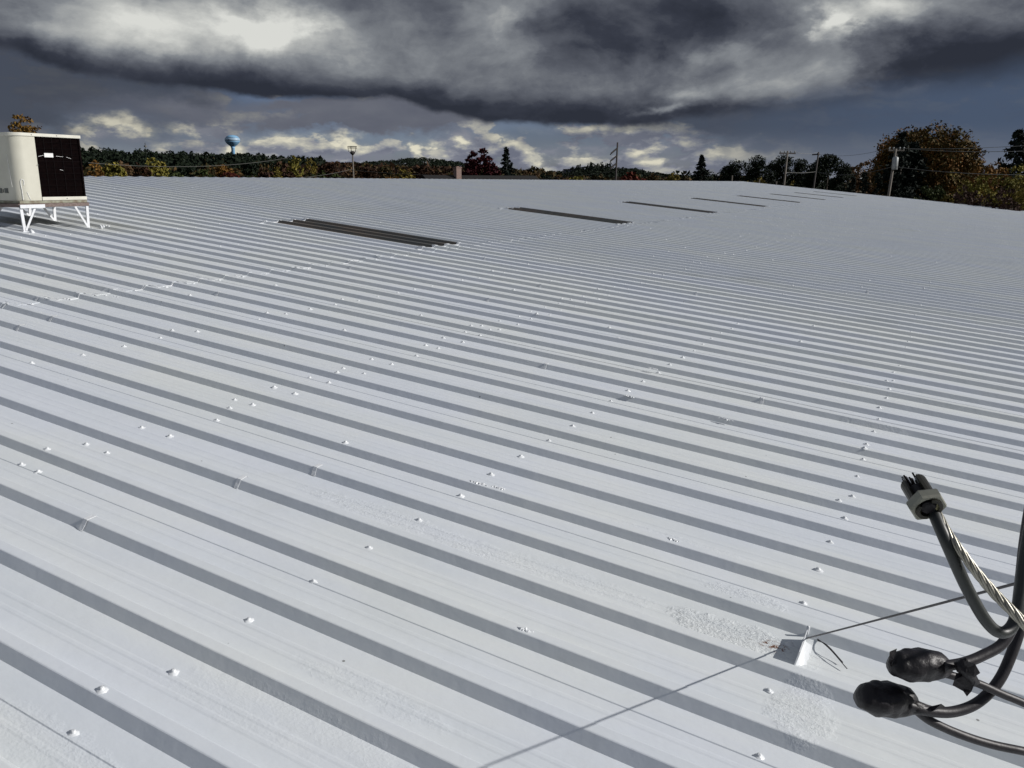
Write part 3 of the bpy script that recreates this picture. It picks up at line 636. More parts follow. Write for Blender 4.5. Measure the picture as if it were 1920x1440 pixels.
mb = MB(); mb.add([(bw+.0025, bu+.004, PAN+.0005), (bw+.034, bu+.03, PAN+.0006), (bw+.034, bu+L0-.02, PAN+.0006), (bw+.0025, bu+L0-.004, PAN+.0005), (bw+.0058, bu+.014, PAN+.022), (bw+.0058, bu+L0-.02, PAN+.018), (bw+.014, bu+.02, PAN+.006), (bw+.014, bu+L0-.03, PAN+.006)],
       [(0,1,6), (0,6,4), (1,2,7,6), (4,6,7,5), (2,3,7), (3,5,7)])
mb.obj('sealed_foot', SEAL, BR, W=RF, smooth=True)
TOP = pix_w(1512, 1197, bw+.006)
mb = MB()
for i in range(9): mb.lathe([(.003, -.010), (.0085*random.uniform(.6, 1.3), 0), (.002, .012*random.uniform(.6, 1.6))], 7, M_=T(TOP+Vector((random.uniform(-.014, .016), random.uniform(-.012, .014), random.uniform(-.016, .006)))) @ Matrix.Rotation(random.uniform(-.8, .8), 4, 'X'))
mb.tube([TOP+Vector((-.002, .0, -.002)), Vector((bw+.006, TOP.y-.01, PAN+hb-.008))], .005, 7)
mb.tube(crv([TOP+Vector((-.002, .004, -.004)), TOP+Vector((-.010, .010, .016)), TOP+Vector((-.008, .014, .034))], 5), [.004, .006, .006, .006, .005, .005, .006, .006, .005, .004, .003], 6)
mb.obj('sealed_eye', SEAL, BR, W=RF, smooth=True)
mb = MB()
for i in range(3): mb.tube([TOP+Vector((.010*math.cos(t+i), .009*math.sin(t+i), -.006+.005*i+.004*math.sin(t*2))) for t in np.linspace(0, 6.28, 13)], .0016, 5)
mb.obj('wire_wrap', STEELW, BR, W=RF)
for i, e in enumerate(((1588, 1255), (1580, 1243))):
    ew, eu = pix_roof(*e, PAN+.01)
    mb = MB(); mb.tube(crv([TOP, TOP+Vector((.03, -.002, .012-.005*i)), TOP+(Vector((ew, eu, PAN+.012))-TOP)*.55+Vector((0, 0, .022)), (ew, eu, PAN+.012)], 8), .0016, 5); mb.obj('wire_tail', STEELW, BR, W=RF)
g = CAM + ray(1905, 1092)*1.0; gd = (g-CAM)
gl = Vector((gd.dot(rd), gd.dot(ru), gd.dot(rn)))       # roof-frame ray of a far point of the wire
t_ = (H_EYE)/(-gl.z); G = Vector((gl.x*t_, gl.y*t_, 0)); C_ = Vector((0, 0, H_EYE)); Gp = C_+(G-C_)*.4
MAST = TOP+(Gp-TOP)*2.0
mb = MB(); L = [TOP.lerp(MAST, i/20) for i in range(21)]; L = [p-Vector((0, 0, .002*math.sin(math.pi*i/20))) for i, p in enumerate(L)]
mb.tube(L, .0025, 6); mb.obj('guy_wire', STEELW, None, W=RF, smooth=True, label='thin dark steel guy wire rising from the roof bracket to the right edge', cat='wire')
MS = link('service_mast', None, W=RF @ T((MAST.x+.03, MAST.y, PAN)), label='grey service mast just beyond the right edge that carries the cables', cat='mast')
mb = MB(); mb.tube([(MAST.x+.03, MAST.y, PAN), (MAST.x+.03, MAST.y, MAST.z+.5)], .035, 14); mb.obj('pipe', PGREY, MS, W=RF, smooth=True)
mb = MB(); mb.lathe([(.05, 0), (.07, .06), (.06, .14), (.02, .18)], 14, M_=T((MAST.x+.03, MAST.y, MAST.z+.5))); mb.obj('weather_cap', PGREY, MS, W=RF, smooth=True)
mb = MB(); mb.lathe([(.14, 0), (.12, .02), (.05, .06), (.037, .16)], 14, M_=T((MAST.x+.03, MAST.y, PAN))); mb.obj('boot', SEAL, MS, W=RF, smooth=True)

# ------------------------------------------------------------------ service cables close to the lens
def P3(*pp): return [at_depth(x, y, d) for x, y, d in pp]
def cable(name, pp, rpx, mat, label, n=10, group='black service cables'):
    pts = crv(P3(*pp), 10); d = pp[0][2]; mb = MB(); mb.tube(pts, rpx*d/F_PX, 14)
    return mb.obj(name, mat, None, W=Matrix(), smooth=True, label=label, cat='cable', group=group)
cable('service_cable', [(1744, 944, .680), (1757, 976, .668), (1776, 1020, .66), (1812, 1100, .665), (1848, 1163, .67), (1876, 1186, .675), (1899, 1172, .68), (1911, 1125, .685), (1919, 1060, .69), (1933, 980, .70), (1962, 850, .72), (2030, 600, .80)], 11.2, GREENR,
      'grey-green black cable hanging from the clamp connector and turning up in a tight U')
cable('service_cable', [(2040, 560, .80), (1975, 780, .765), (1938, 920, .75), (1922, 1010, .745), (1913, 1090, .745), (1903, 1160, .74), (1880, 1206, .735), (1840, 1230, .73), (1805, 1243, .725), (1768, 1249, .72)], 9.0, BLACKR,
      'black cable curving from the vertical bundle to the upper taped end')
cable('service_cable', [(2060, 640, .81), (1985, 880, .775), (1942, 1060, .765), (1918, 1160, .76), (1893, 1235, .755), (1868, 1283, .75), (1832, 1318, .745), (1790, 1334, .74), (1748, 1334, .735), (1700, 1322, .73)], 9.2, BLACKR,
      'black cable swinging down in a wide loop to the lower taped end')
cable('service_cable', [(1752, 1258, .73), (1790, 1268, .732), (1830, 1280, .735), (1880, 1302, .74), (1935, 1325, .745), (2100, 1400, .76)], 7.6, BLACKR,
      'thin straight black cable leaving the upper taped end to the right')
cable('service_cable', [(1690, 1318, .735), (1715, 1330, .737), (1745, 1352, .74), (1800, 1377, .745), (1860, 1396, .75), (1935, 1412, .755), (2100, 1450, .77)], 8.3, BLACKR,
      'lowest black cable running from the lower taped end out at bottom right')
# twisted bare strand
pts = crv(P3((1760, 962, .672), (1776, 994, .662), (1798, 1028, .655), (1830, 1072, .652), (1866, 1114, .650), (1898, 1146, .645), (1932, 1182, .64), (2000, 1260, .63)), 16)
mb = MB(); rr = [(.0026+.0014*min(1, i/60)) for i in range(len(pts))]
tang = [(pts[min(i+1, len(pts)-1)]-pts[max(i-1, 0)]).normalized() for i in range(len(pts))]
a = tang[0].cross(Vector((0, 0, 1))).normalized(); fr = []
for i in range(len(pts)): a = (a-tang[i]*a.dot(tang[i])).normalized(); fr.append((a.copy(), tang[i].cross(a)))
dist = 0
SW = link('bare_strand', None, W=T(pts[0]), label='bare twisted aluminium strand running beside the U-shaped cable to the right edge', cat='cable')
ds = [0]
for i in range(1, len(pts)): ds.append(ds[-1]+(pts[i]-pts[i-1]).length)
for s_ in range(6):
    mb = MB(); q = [pts[i]+(fr[i][0]*math.cos(ds[i]*105+s_*math.pi/3)+fr[i][1]*math.sin(ds[i]*105+s_*math.pi/3))*rr[i]*.62 for i in range(len(pts))]
    mb.tube(q, [r*.42 for r in rr], 8); mb.obj('strand', ALU, SW, W=Matrix(), smooth=True)
# split-bolt style connector with hexagonal nut
c0 = at_depth(1741, 952, .668); c1 = at_depth(1712, 905, .655)
zx = (c1-c0).normalized(); view = (CAM-c0).normalized(); sx_ = zx.cross(view).normalized(); vx = sx_.cross(zx)
# tilt the axis towards the lens so that the open ring of the nut shows
zx = (zx*.62-view*.78).normalized(); sx_ = zx.cross(view).normalized(); vx = sx_.cross(zx)
def fm(o): return Matrix(((sx_.x, vx.x, zx.x, o.x), (sx_.y, vx.y, zx.y, o.y), (sx_.z, vx.z, zx.z, o.z), (0, 0, 0, 1)))
CM = fm(c0); px_ = .668/F_PX
CN = link('clamp_connector', None, W=CM, label='round metal cable clamp with hexagonal nut and bristling wire ends on top', cat='connector')
mb = MB(); n = 48
ro = [33*px_*(1/math.cos(((j*2*math.pi/n+math.pi/6) % (math.pi/3))-math.pi/6))*.92 for j in range(n)]
vs = []
for (k, z) in ((.93, -2), (1, 3), (1, 16), (.93, 20)):
    for j in range(n): t = 2*math.pi*j/n; vs.append((ro[j]*k*math.cos(t), ro[j]*k*math.sin(t), z*px_))
for z in (20, -2):
    for j in range(n): t = 2*math.pi*j/n; vs.append((25*px_*math.cos(t), 25*px_*math.sin(t), z*px_))
fs = [(i*n+j, i*n+(j+1) % n, (i+1)*n+(j+1) % n, (i+1)*n+j) for i in range(3) for j in range(n)]
fs += [(3*n+j, 3*n+(j+1) % n, 4*n+(j+1) % n, 4*n+j) for j in range(n)]+[(4*n+j, 4*n+(j+1) % n, 5*n+(j+1) % n, 5*n+j) for j in range(n)]+[(5*n+j, 5*n+(j+1) % n, (j+1) % n, j) for j in range(n)]
mb.add(vs, fs); mb.obj('hex_nut', ZINC, CN, W=CM)
mb = MB()
for sgn in (-1, 1):     # the two jaws of the bolt standing out of the nut
    vs = []; ar = np.linspace(-1.05, 1.05, 9)
    for z in (-6, 66):
        for rr_ in (24.5, 17.5):
            for t in ar: vs.append((sgn*rr_*px_*math.cos(t), rr_*px_*math.sin(t), z*px_))
    k = 9; F_ = []
    for j in range(8): F_ += [(j, j+1, 2*k+j+1, 2*k+j), (k+j+1, k+j, 3*k+j, 3*k+j+1), (2*k+j, 2*k+j+1, 3*k+j+1, 3*k+j), (j+1, j, k+j, k+j+1)]
    F_ += [(0, 2*k, 3*k, k), (8, k+8, 3*k+8, 2*k+8)]
    mb.add(vs, F_)
mb.obj('bolt_body', BOLTM, CN, W=CM)
mb = MB(); mb.lathe([(12*px_, -3*px_), (16*px_, 0*px_), (16*px_, 50*px_), (12*px_, 54*px_)], 14); mb.obj('pressed_core', TAPE, CN, W=CM)
mb = MB(); mb.add([(x*px_, y*px_, z*px_) for x, y, z in ((8, -18, -4), (20, -14, -4), (24, 6, 2), (14, 14, 2), (-22, -8, -3), (-16, -18, -3), (-12, -14, 3), (-18, 2, 3))], [(0,1,2,3), (4,5,6,7)]); mb.obj('inner_lip', BRASS, CN, W=CM)
for i in range(16):
    a_ = random.uniform(0, 6.28); r_ = random.uniform(2, 13); x, y = r_*math.cos(a_), r_*math.sin(a_); L_ = random.uniform(70, 92)
    mb = MB(); mb.tube([Vector((x, y, 45))*px_, Vector((x+random.uniform(-3, 3), y+random.uniform(-3, 3), L_))*px_], [2.0*px_, 1.7*px_], 6); mb.obj('wire_end', random.choice((STEELW, GUARD, PGREY)), CN, W=CM)
# taped ends
def tape_blob(p0, p1, d, rpx, label, seed):
    rnd = random.Random(seed); a, b_ = at_depth(*p0, d), at_depth(*p1, d+.012); ax = (b_-a); n = 20; k = d/F_PX; ns = 22
    prof = []
    for i in range(n+1):
        t = i/n; prof.append(max(.10, (math.sin(math.pi*(t*.86+.10)))**.45)*rpx*k*(1 + .03*math.sin(i*1.3)))
    prof[0] *= .5; prof[-1] = 12*k
    wr = [[1+.05*math.sin(j*.86+i*.35)+.03*math.sin(j*1.7-i*.8)+rnd.uniform(-.012, .012) for j in range(ns)] for i in range(n+1)]
    side = ax.normalized().cross(view).normalized()
    pts = [a+ax*(i/n)+side*(math.sin(i*.35)*3*k) for i in range(n+1)]
    root = link('taped_splice', None, W=T(a), label=label, cat='cable splice', group='taped cable splices')
    mb = MB(); mb.tube(pts, prof, ns, prof=lambda i, j: wr[i][j]); mb.obj('tape_bulb', TAPE, root, W=Matrix(), smooth=True)
    return root, a, b_
r1, a1, b1 = tape_blob((1672, 1243), (1778, 1252), .72, 31, 'upper bulb of glossy black tape wrapped on a cable end', 3)
r2, a2, b2 = tape_blob((1612, 1302), (1716, 1322), .73, 33, 'lower bulb of glossy black tape wrapped on a cable end', 5)
def flag(root, pts, d, name='tape_flap', th=.0009):
    fr_ = [at_depth(x, y, d+random.uniform(-.004, .004)) for x, y in pts]; bk = [p-view*th for p in fr_]; n = len(pts)
    mb = MB(); mb.add(fr_+bk, [tuple(range(n)), tuple(range(2*n-1, n-1, -1))]+[(i, (i+1) % n, n+(i+1) % n, n+i) for i in range(n)]); mb.obj(name, TAPE, root, W=Matrix())
flag(r1, [(1668, 1222), (1682, 1216), (1676, 1235), (1670, 1250), (1667, 1240)], .718)
flag(r2, [(1700, 1288), (1716, 1302), (1700, 1303), (1694, 1298)], .725)
mb = MB(); mb.tube(P3((1700, 1318, .732), (1716, 1326, .733), (1735, 1331, .735), (1752, 1335, .737)), [12*px_, 15*px_, 12*px_, 10*px_], 14, prof=lambda i, j: 1+.1*math.sin(j*2.3+i)); mb.obj('tape_neck', TAPE, r2, W=Matrix(), smooth=True)
flag(r2, [(1740, 1326), (1765, 1320), (1772, 1325), (1750, 1333)], .73)
TW = link('tape_bundle', None, W=T(at_depth(1810, 1262, .715)), label='torn strips of black tape tying two cables together, hanging between the loops', cat='tape')
mb = MB(); mb.tube(P3((1796, 1240, .712), (1806, 1252, .711), (1816, 1262, .712), (1828, 1280, .715)), [9*px_, 13*px_, 12*px_, 9*px_], 12, prof=lambda i, j: 1+.15*math.sin(j*2.1+i*1.7)); mb.obj('tape_knot', TAPE, TW, W=Matrix(), smooth=True)
flag(TW, [(1793, 1262), (1822, 1262), (1830, 1275), (1822, 1296), (1813, 1306), (1806, 1296), (1786, 1285), (1790, 1274)], .712)
flag(TW, [(1800, 1236), (1812, 1233), (1818, 1245), (1812, 1262), (1802, 1256)], .708)
flag(TW, [(1806, 1238), (1828, 1244), (1838, 1262), (1826, 1270), (1812, 1258)], .706)

# ------------------------------------------------------------------ vegetation
def quads(P, s, name, mat, up=0.0, asp=1.0):
    n = len(P); P = np.asarray(P, float)
    a = np.random.normal(size=(n, 3)); a /= np.linalg.norm(a, axis=1)[:, None]
    b_ = np.random.normal(size=(n, 3)); b_ -= a*np.sum(a*b_, 1)[:, None]; b_ /= np.linalg.norm(b_, axis=1)[:, None]
    s = (s*np.random.uniform(.6, 1.3, n))[:, None]
    a = a*s*asp; b_ = b_*s*.62
    V = np.stack([P-a, P-b_*.9, P+a, P+b_*.9], 1).reshape(-1, 3)
    me = bpy.data.meshes.new(name); me.vertices.add(4*n); me.vertices.foreach_set('co', V.ravel())
    me.loops.add(4*n); me.loops.foreach_set('vertex_index', np.arange(4*n)); me.polygons.add(n)
    me.polygons.foreach_set('loop_start', np.arange(n)*4); me.polygons.foreach_set('loop_total', np.full(n, 4)); me.update(); me.validate()
    me.materials.append(mat); return me
def sph(n):
    v_ = np.random.normal(size=(n, 3)); return v_/np.linalg.norm(v_, axis=1)[:, None]
def crown_round(H, W, n, base=.18, nl=9, leafclump=26, rnd=None):
    lobes = [(0, 0, H*(.5+base/2), W*.43, H*(1-base)*.485)]
    for i in range(nl):
        t = random.uniform(0, 6.28); z = random.uniform(.12, .95); rr_ = W*.5*math.sqrt(max(.05, 1-(2*z-1)**2*.85))*.62
        lobes.append((rr_*math.cos(t), rr_*math.sin(t), H*(base+(1-base)*(.10+.76*z)), W*random.uniform(.16, .24), H*(1-base)*random.uniform(.13, .19)))
    out = []
    per = max(1, n//leafclump)
    ws = np.array([l[3]**2 for l in lobes]); ws[0] *= 1.5; ws /= ws.sum()
    for li, c in zip(range(len(lobes)), np.random.multinomial(per, ws)):
        if c == 0: continue
        l = lobes[li]; d = sph(c)*np.random.uniform(.70, 1.02, (c, 1)); cc = np.array(l[:3])+d*np.array([l[3], l[3], l[4]])
        pp_ = cc[:, None, :]+np.random.normal(size=(c, leafclump, 3))*W*.028*np.array([1, 1, .8]); out.append(pp_.reshape(-1, 3))
    P = np.concatenate(out); return P[P[:, 2] > .3]
def crown_spruce(H, W, n, ragged=.25, base=.08):
    P = []; nb = max(20, n//30)
    for i in range(nb):
        t = (i+random.random())/nb; z = H*(base+(1-base)*t); R = W*.62*((1-t)**.8)*(1+random.uniform(-ragged, ragged))+.12
        a = random.uniform(0, 6.28); m_ = max(6, int(30*(.35+.65*(1-t)))); q = np.random.uniform(0.02, 1, m_)**.65
        r = R*q; x = r*math.cos(a); y = r*math.sin(a); zz = z-R*.32*q+R*.16*q*q
        P.append(np.stack([x, y, zz], 1)+np.random.normal(size=(m_, 3))*np.array([.10, .10, .07])*(W/5)*(1.15-.5*q)[:, None])
    P.append(np.array([[0, 0, H*(.97+.03*random.random())] for _ in range(4)])); return np.concatenate(P)
def crown_pine(H, W, n, base=.30, np_=16):
    P = []; per = n//np_
    for i in range(np_):
        t = (i+.5)/np_; a = random.uniform(0, 6.28); R = W*.5*(math.sin(math.pi*min(1, (.25+.72*t)))**.8); rr_ = R*random.uniform(.15, .85)
        c = np.array([rr_*math.cos(a), rr_*math.sin(a), H*(base+(1-base)*t*.97)]); d = sph(per)*np.random.uniform(.5, 1.05, (per, 1))
        P.append(c+d*np.array([W*.24, W*.24, H*.060])*random.uniform(.7, 1.25)+np.array([0, 0, H*.01]))
    return np.concatenate(P)
def limbs(H, W, n=7, r=None, top=.8, twig=0):
    r = r or H*.014+.05; mb = MB(); mb.tube([(0, 0, -.3), (random.uniform(-.1, .1), 0, H*.3), (random.uniform(-.2, .2), random.uniform(-.2, .2), H*top)], [r*1.25, r*.9, r*.25], 8)
    lm = MB()
    for i in range(n):
        t = .25+.6*i/n; a = i*2.4+random.random(); L = W*.40*(1-.4*t)
        p0 = Vector((0, 0, H*t*top/.85*.8)); p1 = p0+Vector((math.cos(a)*L*.5, math.sin(a)*L*.5, L*.35)); p2 = p0+Vector((math.cos(a)*L, math.sin(a)*L, L*.85))
        lm.tube([p0, p1, p2], [r*.45, r*.3, r*.1], 6)
        for k in range(twig):
            q0 = p0.lerp(p2, random.uniform(.2, 1)); d = Vector((random.uniform(-1, 1), random.uniform(-1, 1), random.uniform(.3, 1.4))).normalized()*W*random.uniform(.12, .26)
            lm.tube([q0, q0+d*.5+Vector((0, 0, .1)), q0+d], [r*.16, r*.10, r*.04], 4, cap=False)
    return mb, lm
def tree(name, kind, mat, px, ytop, wpx, d, label, n=3000, leaf=None, group=None, cat='tree', base=None, ybase=None, **kw):
    top_ = at_dist(px, ytop, d); gz = float(terrain(top_.x, top_.y)); H = top_.z-gz; W = wpx/F_PX*d*(1.35 if kind == 'pine' else 1.08)
    root = link(name, None, W=T((top_.x, top_.y, gz)), label=label, cat=cat, group=group)
    rot = root.matrix_basis
    if kind == 'round':
        P = crown_round(H, W, n, base=base if base is not None else .18, **kw); s_ = leaf or W*.030
    elif kind == 'spruce': P = crown_spruce(H, W, n, **kw); s_ = leaf or W*.040
    elif kind == 'pine': P = crown_pine(H, W, n, base=base if base is not None else .3, **kw); s_ = leaf or W*.026
    elif kind == 'bare': P = None
    mb, lm = limbs(H, W, 8 if kind != 'bare' else 12, twig=0 if kind != 'bare' else 9)
    Wt = T((top_.x, top_.y, gz))
    mb.obj('trunk', BARK if kind != 'bare' else TWIG, root, W=Wt, smooth=True)
    if kind in ('round', 'bare', 'pine'): lm.obj('limbs', BARK if kind != 'bare' else TWIG, root, W=Wt, smooth=True)
    if P is not None: link('crown', quads(P, s_, 'crown', mat, asp=1.3 if kind != 'round' else 1.0), None, root, W=Wt)
    return root

L_ = LEAF
# right-hand group, 60-110 m away beyond the end of the roof
tree('oak_tree', 'round', L_['rustgreen'], 1748, 229, 158, 95, 'tall broad tree with rusty orange and green autumn crown, tallest on the right', 52000, .15, nl=16, base=.10)
tree('oak_tree', 'round', L_['green'], 1765, 262, 130, 97, 'dark green tree low inside the tall rusty orange tree', 7000, .22, nl=10)
tree('spruce_tree', 'spruce', L_['spruce'], 1694, 250, 78, 88, 'dark narrow evergreen behind the pole with the transformer', 6000, .20, ragged=.4)
tree('spruce_tree', 'spruce', L_['spruce'], 1716, 268, 92, 90, 'dark evergreen filling the lower left of the tall orange tree', 6500, .22, ragged=.4)
tree('spruce_tree', 'spruce', L_['spruce'], 1912, 245, 100, 85, 'dark evergreen cut by the right edge of the picture', 7000, .20, ragged=.35)
tree('bare_tree', 'bare', None, 1834, 258, 58, 110, 'leafless grey twiggy tree right of the tall orange tree')
tree('maple_tree', 'round', L_['orange'], 1832, 292, 85, 100, 'amber autumn shrubby tree under the bare grey tree', 10000, .14)
tree('maple_tree', 'round', L_['brown'], 1625, 299, 75, 120, 'light brown thin-leaved tree between the pines and the tall orange tree', 5000, .19)
tree('maple_tree', 'round', L_['brown'], 1592, 305, 56, 118, 'smaller brown tree just right of the row of dark pines', 3500, .19)
tree('maple_tree', 'round', L_['russet'], 1655, 304, 50, 122, 'russet brown tree tucked behind the transformer pole', 3000, .19)
tree('young_spruce', 'spruce', L_['spruce'], 1622, 322, 40, 80, 'small pointed dark evergreen below the light brown tree', 3000, .13)
tree('young_spruce', 'spruce', L_['spruce'], 1648, 324, 46, 80, 'small pointed dark evergreen just left of the transformer pole', 3000, .13)
tree('young_spruce', 'spruce', L_['spruce'], 1600, 330, 34, 82, 'lowest small dark evergreen under the brown trees', 2400, .13)
for px, yt, w, d, lab in [(1382, 304, 44, 125, 'dark pine with three soft tops right of the lone pointed spruce'), (1362, 312, 34, 128, 'low dark pine touching the lone pointed spruce'), (1424, 296, 44, 120, 'bushy dark pine with a rounded double top'), (1450, 303, 36, 122, 'lower dark pine just left of the crossarm pole'),
                          (1472, 293, 44, 118, 'dense dark pine directly behind the crossarm pole'), (1500, 300, 40, 119, 'dark pine between the two crossarm poles'), (1553, 292, 58, 112, 'broad flat-topped dark pine right of the second pole'), (1528, 304, 40, 116, 'dark pine behind the second crossarm pole'), (1405, 310, 36, 124, 'short dark pine in the dip of the pine row'), (1580, 307, 44, 108, 'dark green pine ending the row on its right')]:
    tree('pine_tree', 'pine', L_['pine'], px, yt, w, d, lab, 9000, w/F_PX*d*.034, base=.06, np_=26, group='row of dark pines beyond the roof end')
tree('spruce_tree', 'spruce', L_['spruce'], 1316, 292, 48, 118, 'lone pointed spruce left of the dark pine row, standing against the sky', 9000, .17, ragged=.45)
tree('pine_tree', 'pine', L_['pine'], 1322, 318, 56, 120, 'low dark thicket of pine at the foot of the lone pointed spruce', 3000, .18, base=.05)
tree('round_bush', 'round', L_['hedge'], 1418, 324, 68, 95, 'rounded olive green bush in front of the dark pines', 3500, .14, cat='bush', base=.05)
tree('round_bush', 'round', L_['hedge'], 1488, 330, 40, 93, 'small yellow-brown bush at the foot of the crossarm pole', 2200, .12, cat='bush', base=.05)
for px, yt, w, d, mk, lab in [(1800, 318, 90, 78, 'hedge', 'sprawling olive green shrub at the roof end below the tall orange tree'), (1860, 300, 90, 80, 'orange', 'amber and yellow shrub right of the tall orange tree'), (1905, 305, 80, 76, 'yellowgreen', 'bright yellow-green shrub at the right edge'), (1845, 322, 90, 74, 'yellowgreen', 'yellow-green spreading shrub in the middle of the right thicket'),
                              (1880, 348, 100, 68, 'darkred', 'low dark reddish shrub above the roof corner'), (1810, 350, 90, 70, 'darkred', 'low dark brown shrub along the far roof edge'), (1750, 340, 70, 74, 'green', 'dark green shrub at the foot of the tall orange tree'), (1930, 335, 80, 70, 'hedge', 'olive shrub cut by the right edge above the roof corner'),
                              (1700, 335, 60, 78, 'spruce', 'black-green low shrub just right of the transformer pole')]:
    tree('shrub', 'round', L_[mk], px, yt, w, d, lab, 7000, .11, cat='shrub', base=.03, nl=12)
# left and middle
tree('birch_tree', 'round', L_['gold'], 42, 212, 66, 60, 'golden autumn treetop showing above the cooling unit', 9000, .10, base=.45, leafclump=14)
tree('purple_beech', 'round', L_['maroon'], 903, 277, 62, 105, 'dark maroon rounded tree behind the brick chimney', 17000, .17, nl=14)
tree('purple_beech', 'round', L_['maroon'], 880, 300, 46, 104, 'lower left shoulder of dark maroon foliage beside the chimney', 6000, .17)
tree('purple_beech', 'round', L_['maroon'], 925, 300, 40, 106, 'lower dark maroon foliage between the maroon tree and the ragged spruce', 5000, .17)
tree('spruce_tree', 'spruce', L_['spruce'], 949, 277, 44, 100, 'ragged dark spruce just right of the maroon tree', 6500, .15, ragged=.5)
tree('spruce_tree', 'spruce', L_['spruce'], 958, 305, 50, 102, 'low dark evergreen at the foot of the ragged spruce', 2600, .14, ragged=.4)
mid = [  # px, ytop, width, dist, kind, mat, label
 (176, 300, 36, 170, 'round', 'orange', 'amber tree right beside the cooling unit grille'), (205, 302, 48, 180, 'round', 'yellowgreen', 'yellow-green rounded tree nearest the cooling unit'), (236, 300, 38, 185, 'round', 'brown', 'brown-leaved tree between two yellow-green trees on the left'),
 (262, 304, 34, 175, 'round', 'russet', 'small russet tree left of the brightest yellow-green tree'), (288, 296, 50, 180, 'round', 'yellowgreen', 'brightest yellow-green dome-shaped tree on the left skyline'), (318, 312, 40, 185, 'round', 'green', 'dark green low tree right of the yellow-green dome'),
 (345, 314, 40, 200, 'pine', 'pine', 'black-green low pine left of the small orange tree'), (420, 306, 44, 190, 'round', 'orange', 'orange-brown rounded tree below the water tower'), (428, 323, 50, 150, 'round', 'brickred', 'low flat brick-red tree below the water tower'),
 (382, 316, 40, 200, 'round', 'green', 'dark olive tree left of the orange tree below the water tower'), (467, 303, 44, 210, 'pine', 'pine', 'dark pine just right of the water tower stem'), (495, 312, 40, 190, 'round', 'russet', 'russet bush-like tree right of the dark pine'),
 (515, 309, 30, 170, 'round', 'hedge', 'small yellowish tree left of the twin golden-green trees'), (553, 290, 36, 185, 'round', 'yellowgreen', 'taller golden-green tree of the twin pair on the skyline'), (580, 294, 28, 188, 'round', 'hedge', 'shorter darker tree of the golden-green twin pair'),
 (540, 313, 44, 175, 'round', 'russet', 'reddish-brown tree under the golden-green twins'), (620, 303, 52, 210, 'round', 'russet', 'wide rusty-brown tree left of the ringed pole'), (600, 316, 40, 180, 'round', 'green', 'dark green low tree between the twins and the ringed pole'),
 (690, 306, 46, 215, 'round', 'russet', 'rust-coloured tree just right of the ringed pole'), (655, 306, 34, 220, 'round', 'brown', 'brown tree directly behind the ringed pole'), (725, 310, 40, 230, 'round', 'mixed', 'mottled brown tree in the middle of the left skyline'),
 (760, 316, 44, 200, 'round', 'hedge', 'olive low tree left of the dark house roof'), (735, 326, 40, 150, 'round', 'orange', 'small orange-yellow shrub low above the ridge'), (790, 320, 40, 220, 'round', 'darkred', 'dark reddish tree above the left end of the dark house roof'),
 (500, 324, 60, 150, 'round', 'darkred', 'low dark brown bush right of the brick-red tree'), (570, 325, 50, 150, 'round', 'mixed', 'low mottled bush at the ridge below the golden-green twins'), (630, 326, 50, 148, 'round', 'green', 'low green bush at the ridge left of the ringed pole'),
 (330, 325, 60, 150, 'round', 'green', 'low dark bush at the ridge below the black-green pine'), (375, 326, 40, 150, 'round', 'mixed', 'low brown-green bush left of the brick-red tree'), (470, 322, 30, 160, 'round', 'green', 'narrow green bush right of the brick-red tree'),
 (988, 320, 30, 190, 'round', 'brown', 'small brown tree behind the tan gable of the dark house'), (1022, 318, 26, 200, 'round', 'pine', 'small dark tree right of the tan house gable'), (1008, 321, 20, 230, 'round', 'brown', 'tiny brown round tree just right of the tan house gable'),
 (1080, 330, 60, 150, 'round', 'yellowgreen', 'low yellow-green bush left of the three-armed pole'), (1120, 326, 50, 170, 'round', 'mixed', 'mottled low tree just left of the three-armed pole'), (1185, 322, 60, 150, 'round', 'brickred', 'low wide red-orange tree just right of the three-armed pole'),
 (1225, 324, 40, 170, 'round', 'mixed', 'mottled orange-green tree right of the low red-orange tree'), (1262, 323, 34, 180, 'round', 'hedge', 'olive tree midway between the red-orange tree and the lone spruce'), (1285, 323, 34, 175, 'round', 'mixed', 'brownish low tree just left of the lone spruce'), (1045, 329, 40, 150, 'round', 'darkred', 'low dark red-brown bush right of the tan gable'),
 (755, 300, 10, 1, '', '', '')]
for px, yt, w, d, kd, mk, lab in mid[:-1]:
    tree('autumn_tree' if kd == 'round' else 'pine_tree', kd, L_[mk], px, yt, w, d, lab, 4200, w/F_PX*d*.060, base=.05, **({'nl': 8, 'leafclump': 16} if kd == 'round' else {'np_': 14}))

# far woods: one mass each, hundreds of crowns grown over the hills
def woods(name, mat, spec, label_kind, per=110):
    Pn = []; S_ = []
    for (x, y, H, W, kind) in spec:
        z = float(terrain(x, y))
        if kind == 'p':
            t = np.random.uniform(.15, 1, per); R = W*.5*np.where(t > .8, (1-t)*4.0+.15, .95); 
            a_ = np.random.uniform(0, 6.28, per); rr_ = R*np.sqrt(np.random.uniform(.2, 1, per)); P = np.stack([x+rr_*np.cos(a_), y+rr_*np.sin(a_), z+H*t], 1)
        elif kind == 's':
            t = np.random.uniform(.1, 1, per); R = W*.5*(1-t)+.3; a_ = np.random.uniform(0, 6.28, per); P = np.stack([x+R*np.cos(a_), y+R*np.sin(a_), z+H*t], 1)
        else:
            d_ = sph(per)*np.random.uniform(.8, 1.05, (per, 1)); P = np.array([x, y, z+H*.58])+d_*np.array([W*.5, W*.5, H*.42])
        Pn.append(P); S_.append(np.full(per, W*.115))
    me = quads(np.concatenate(Pn), np.concatenate(S_), name, mat)
    link(name, me, None, None, W=Matrix(), kind='stuff')
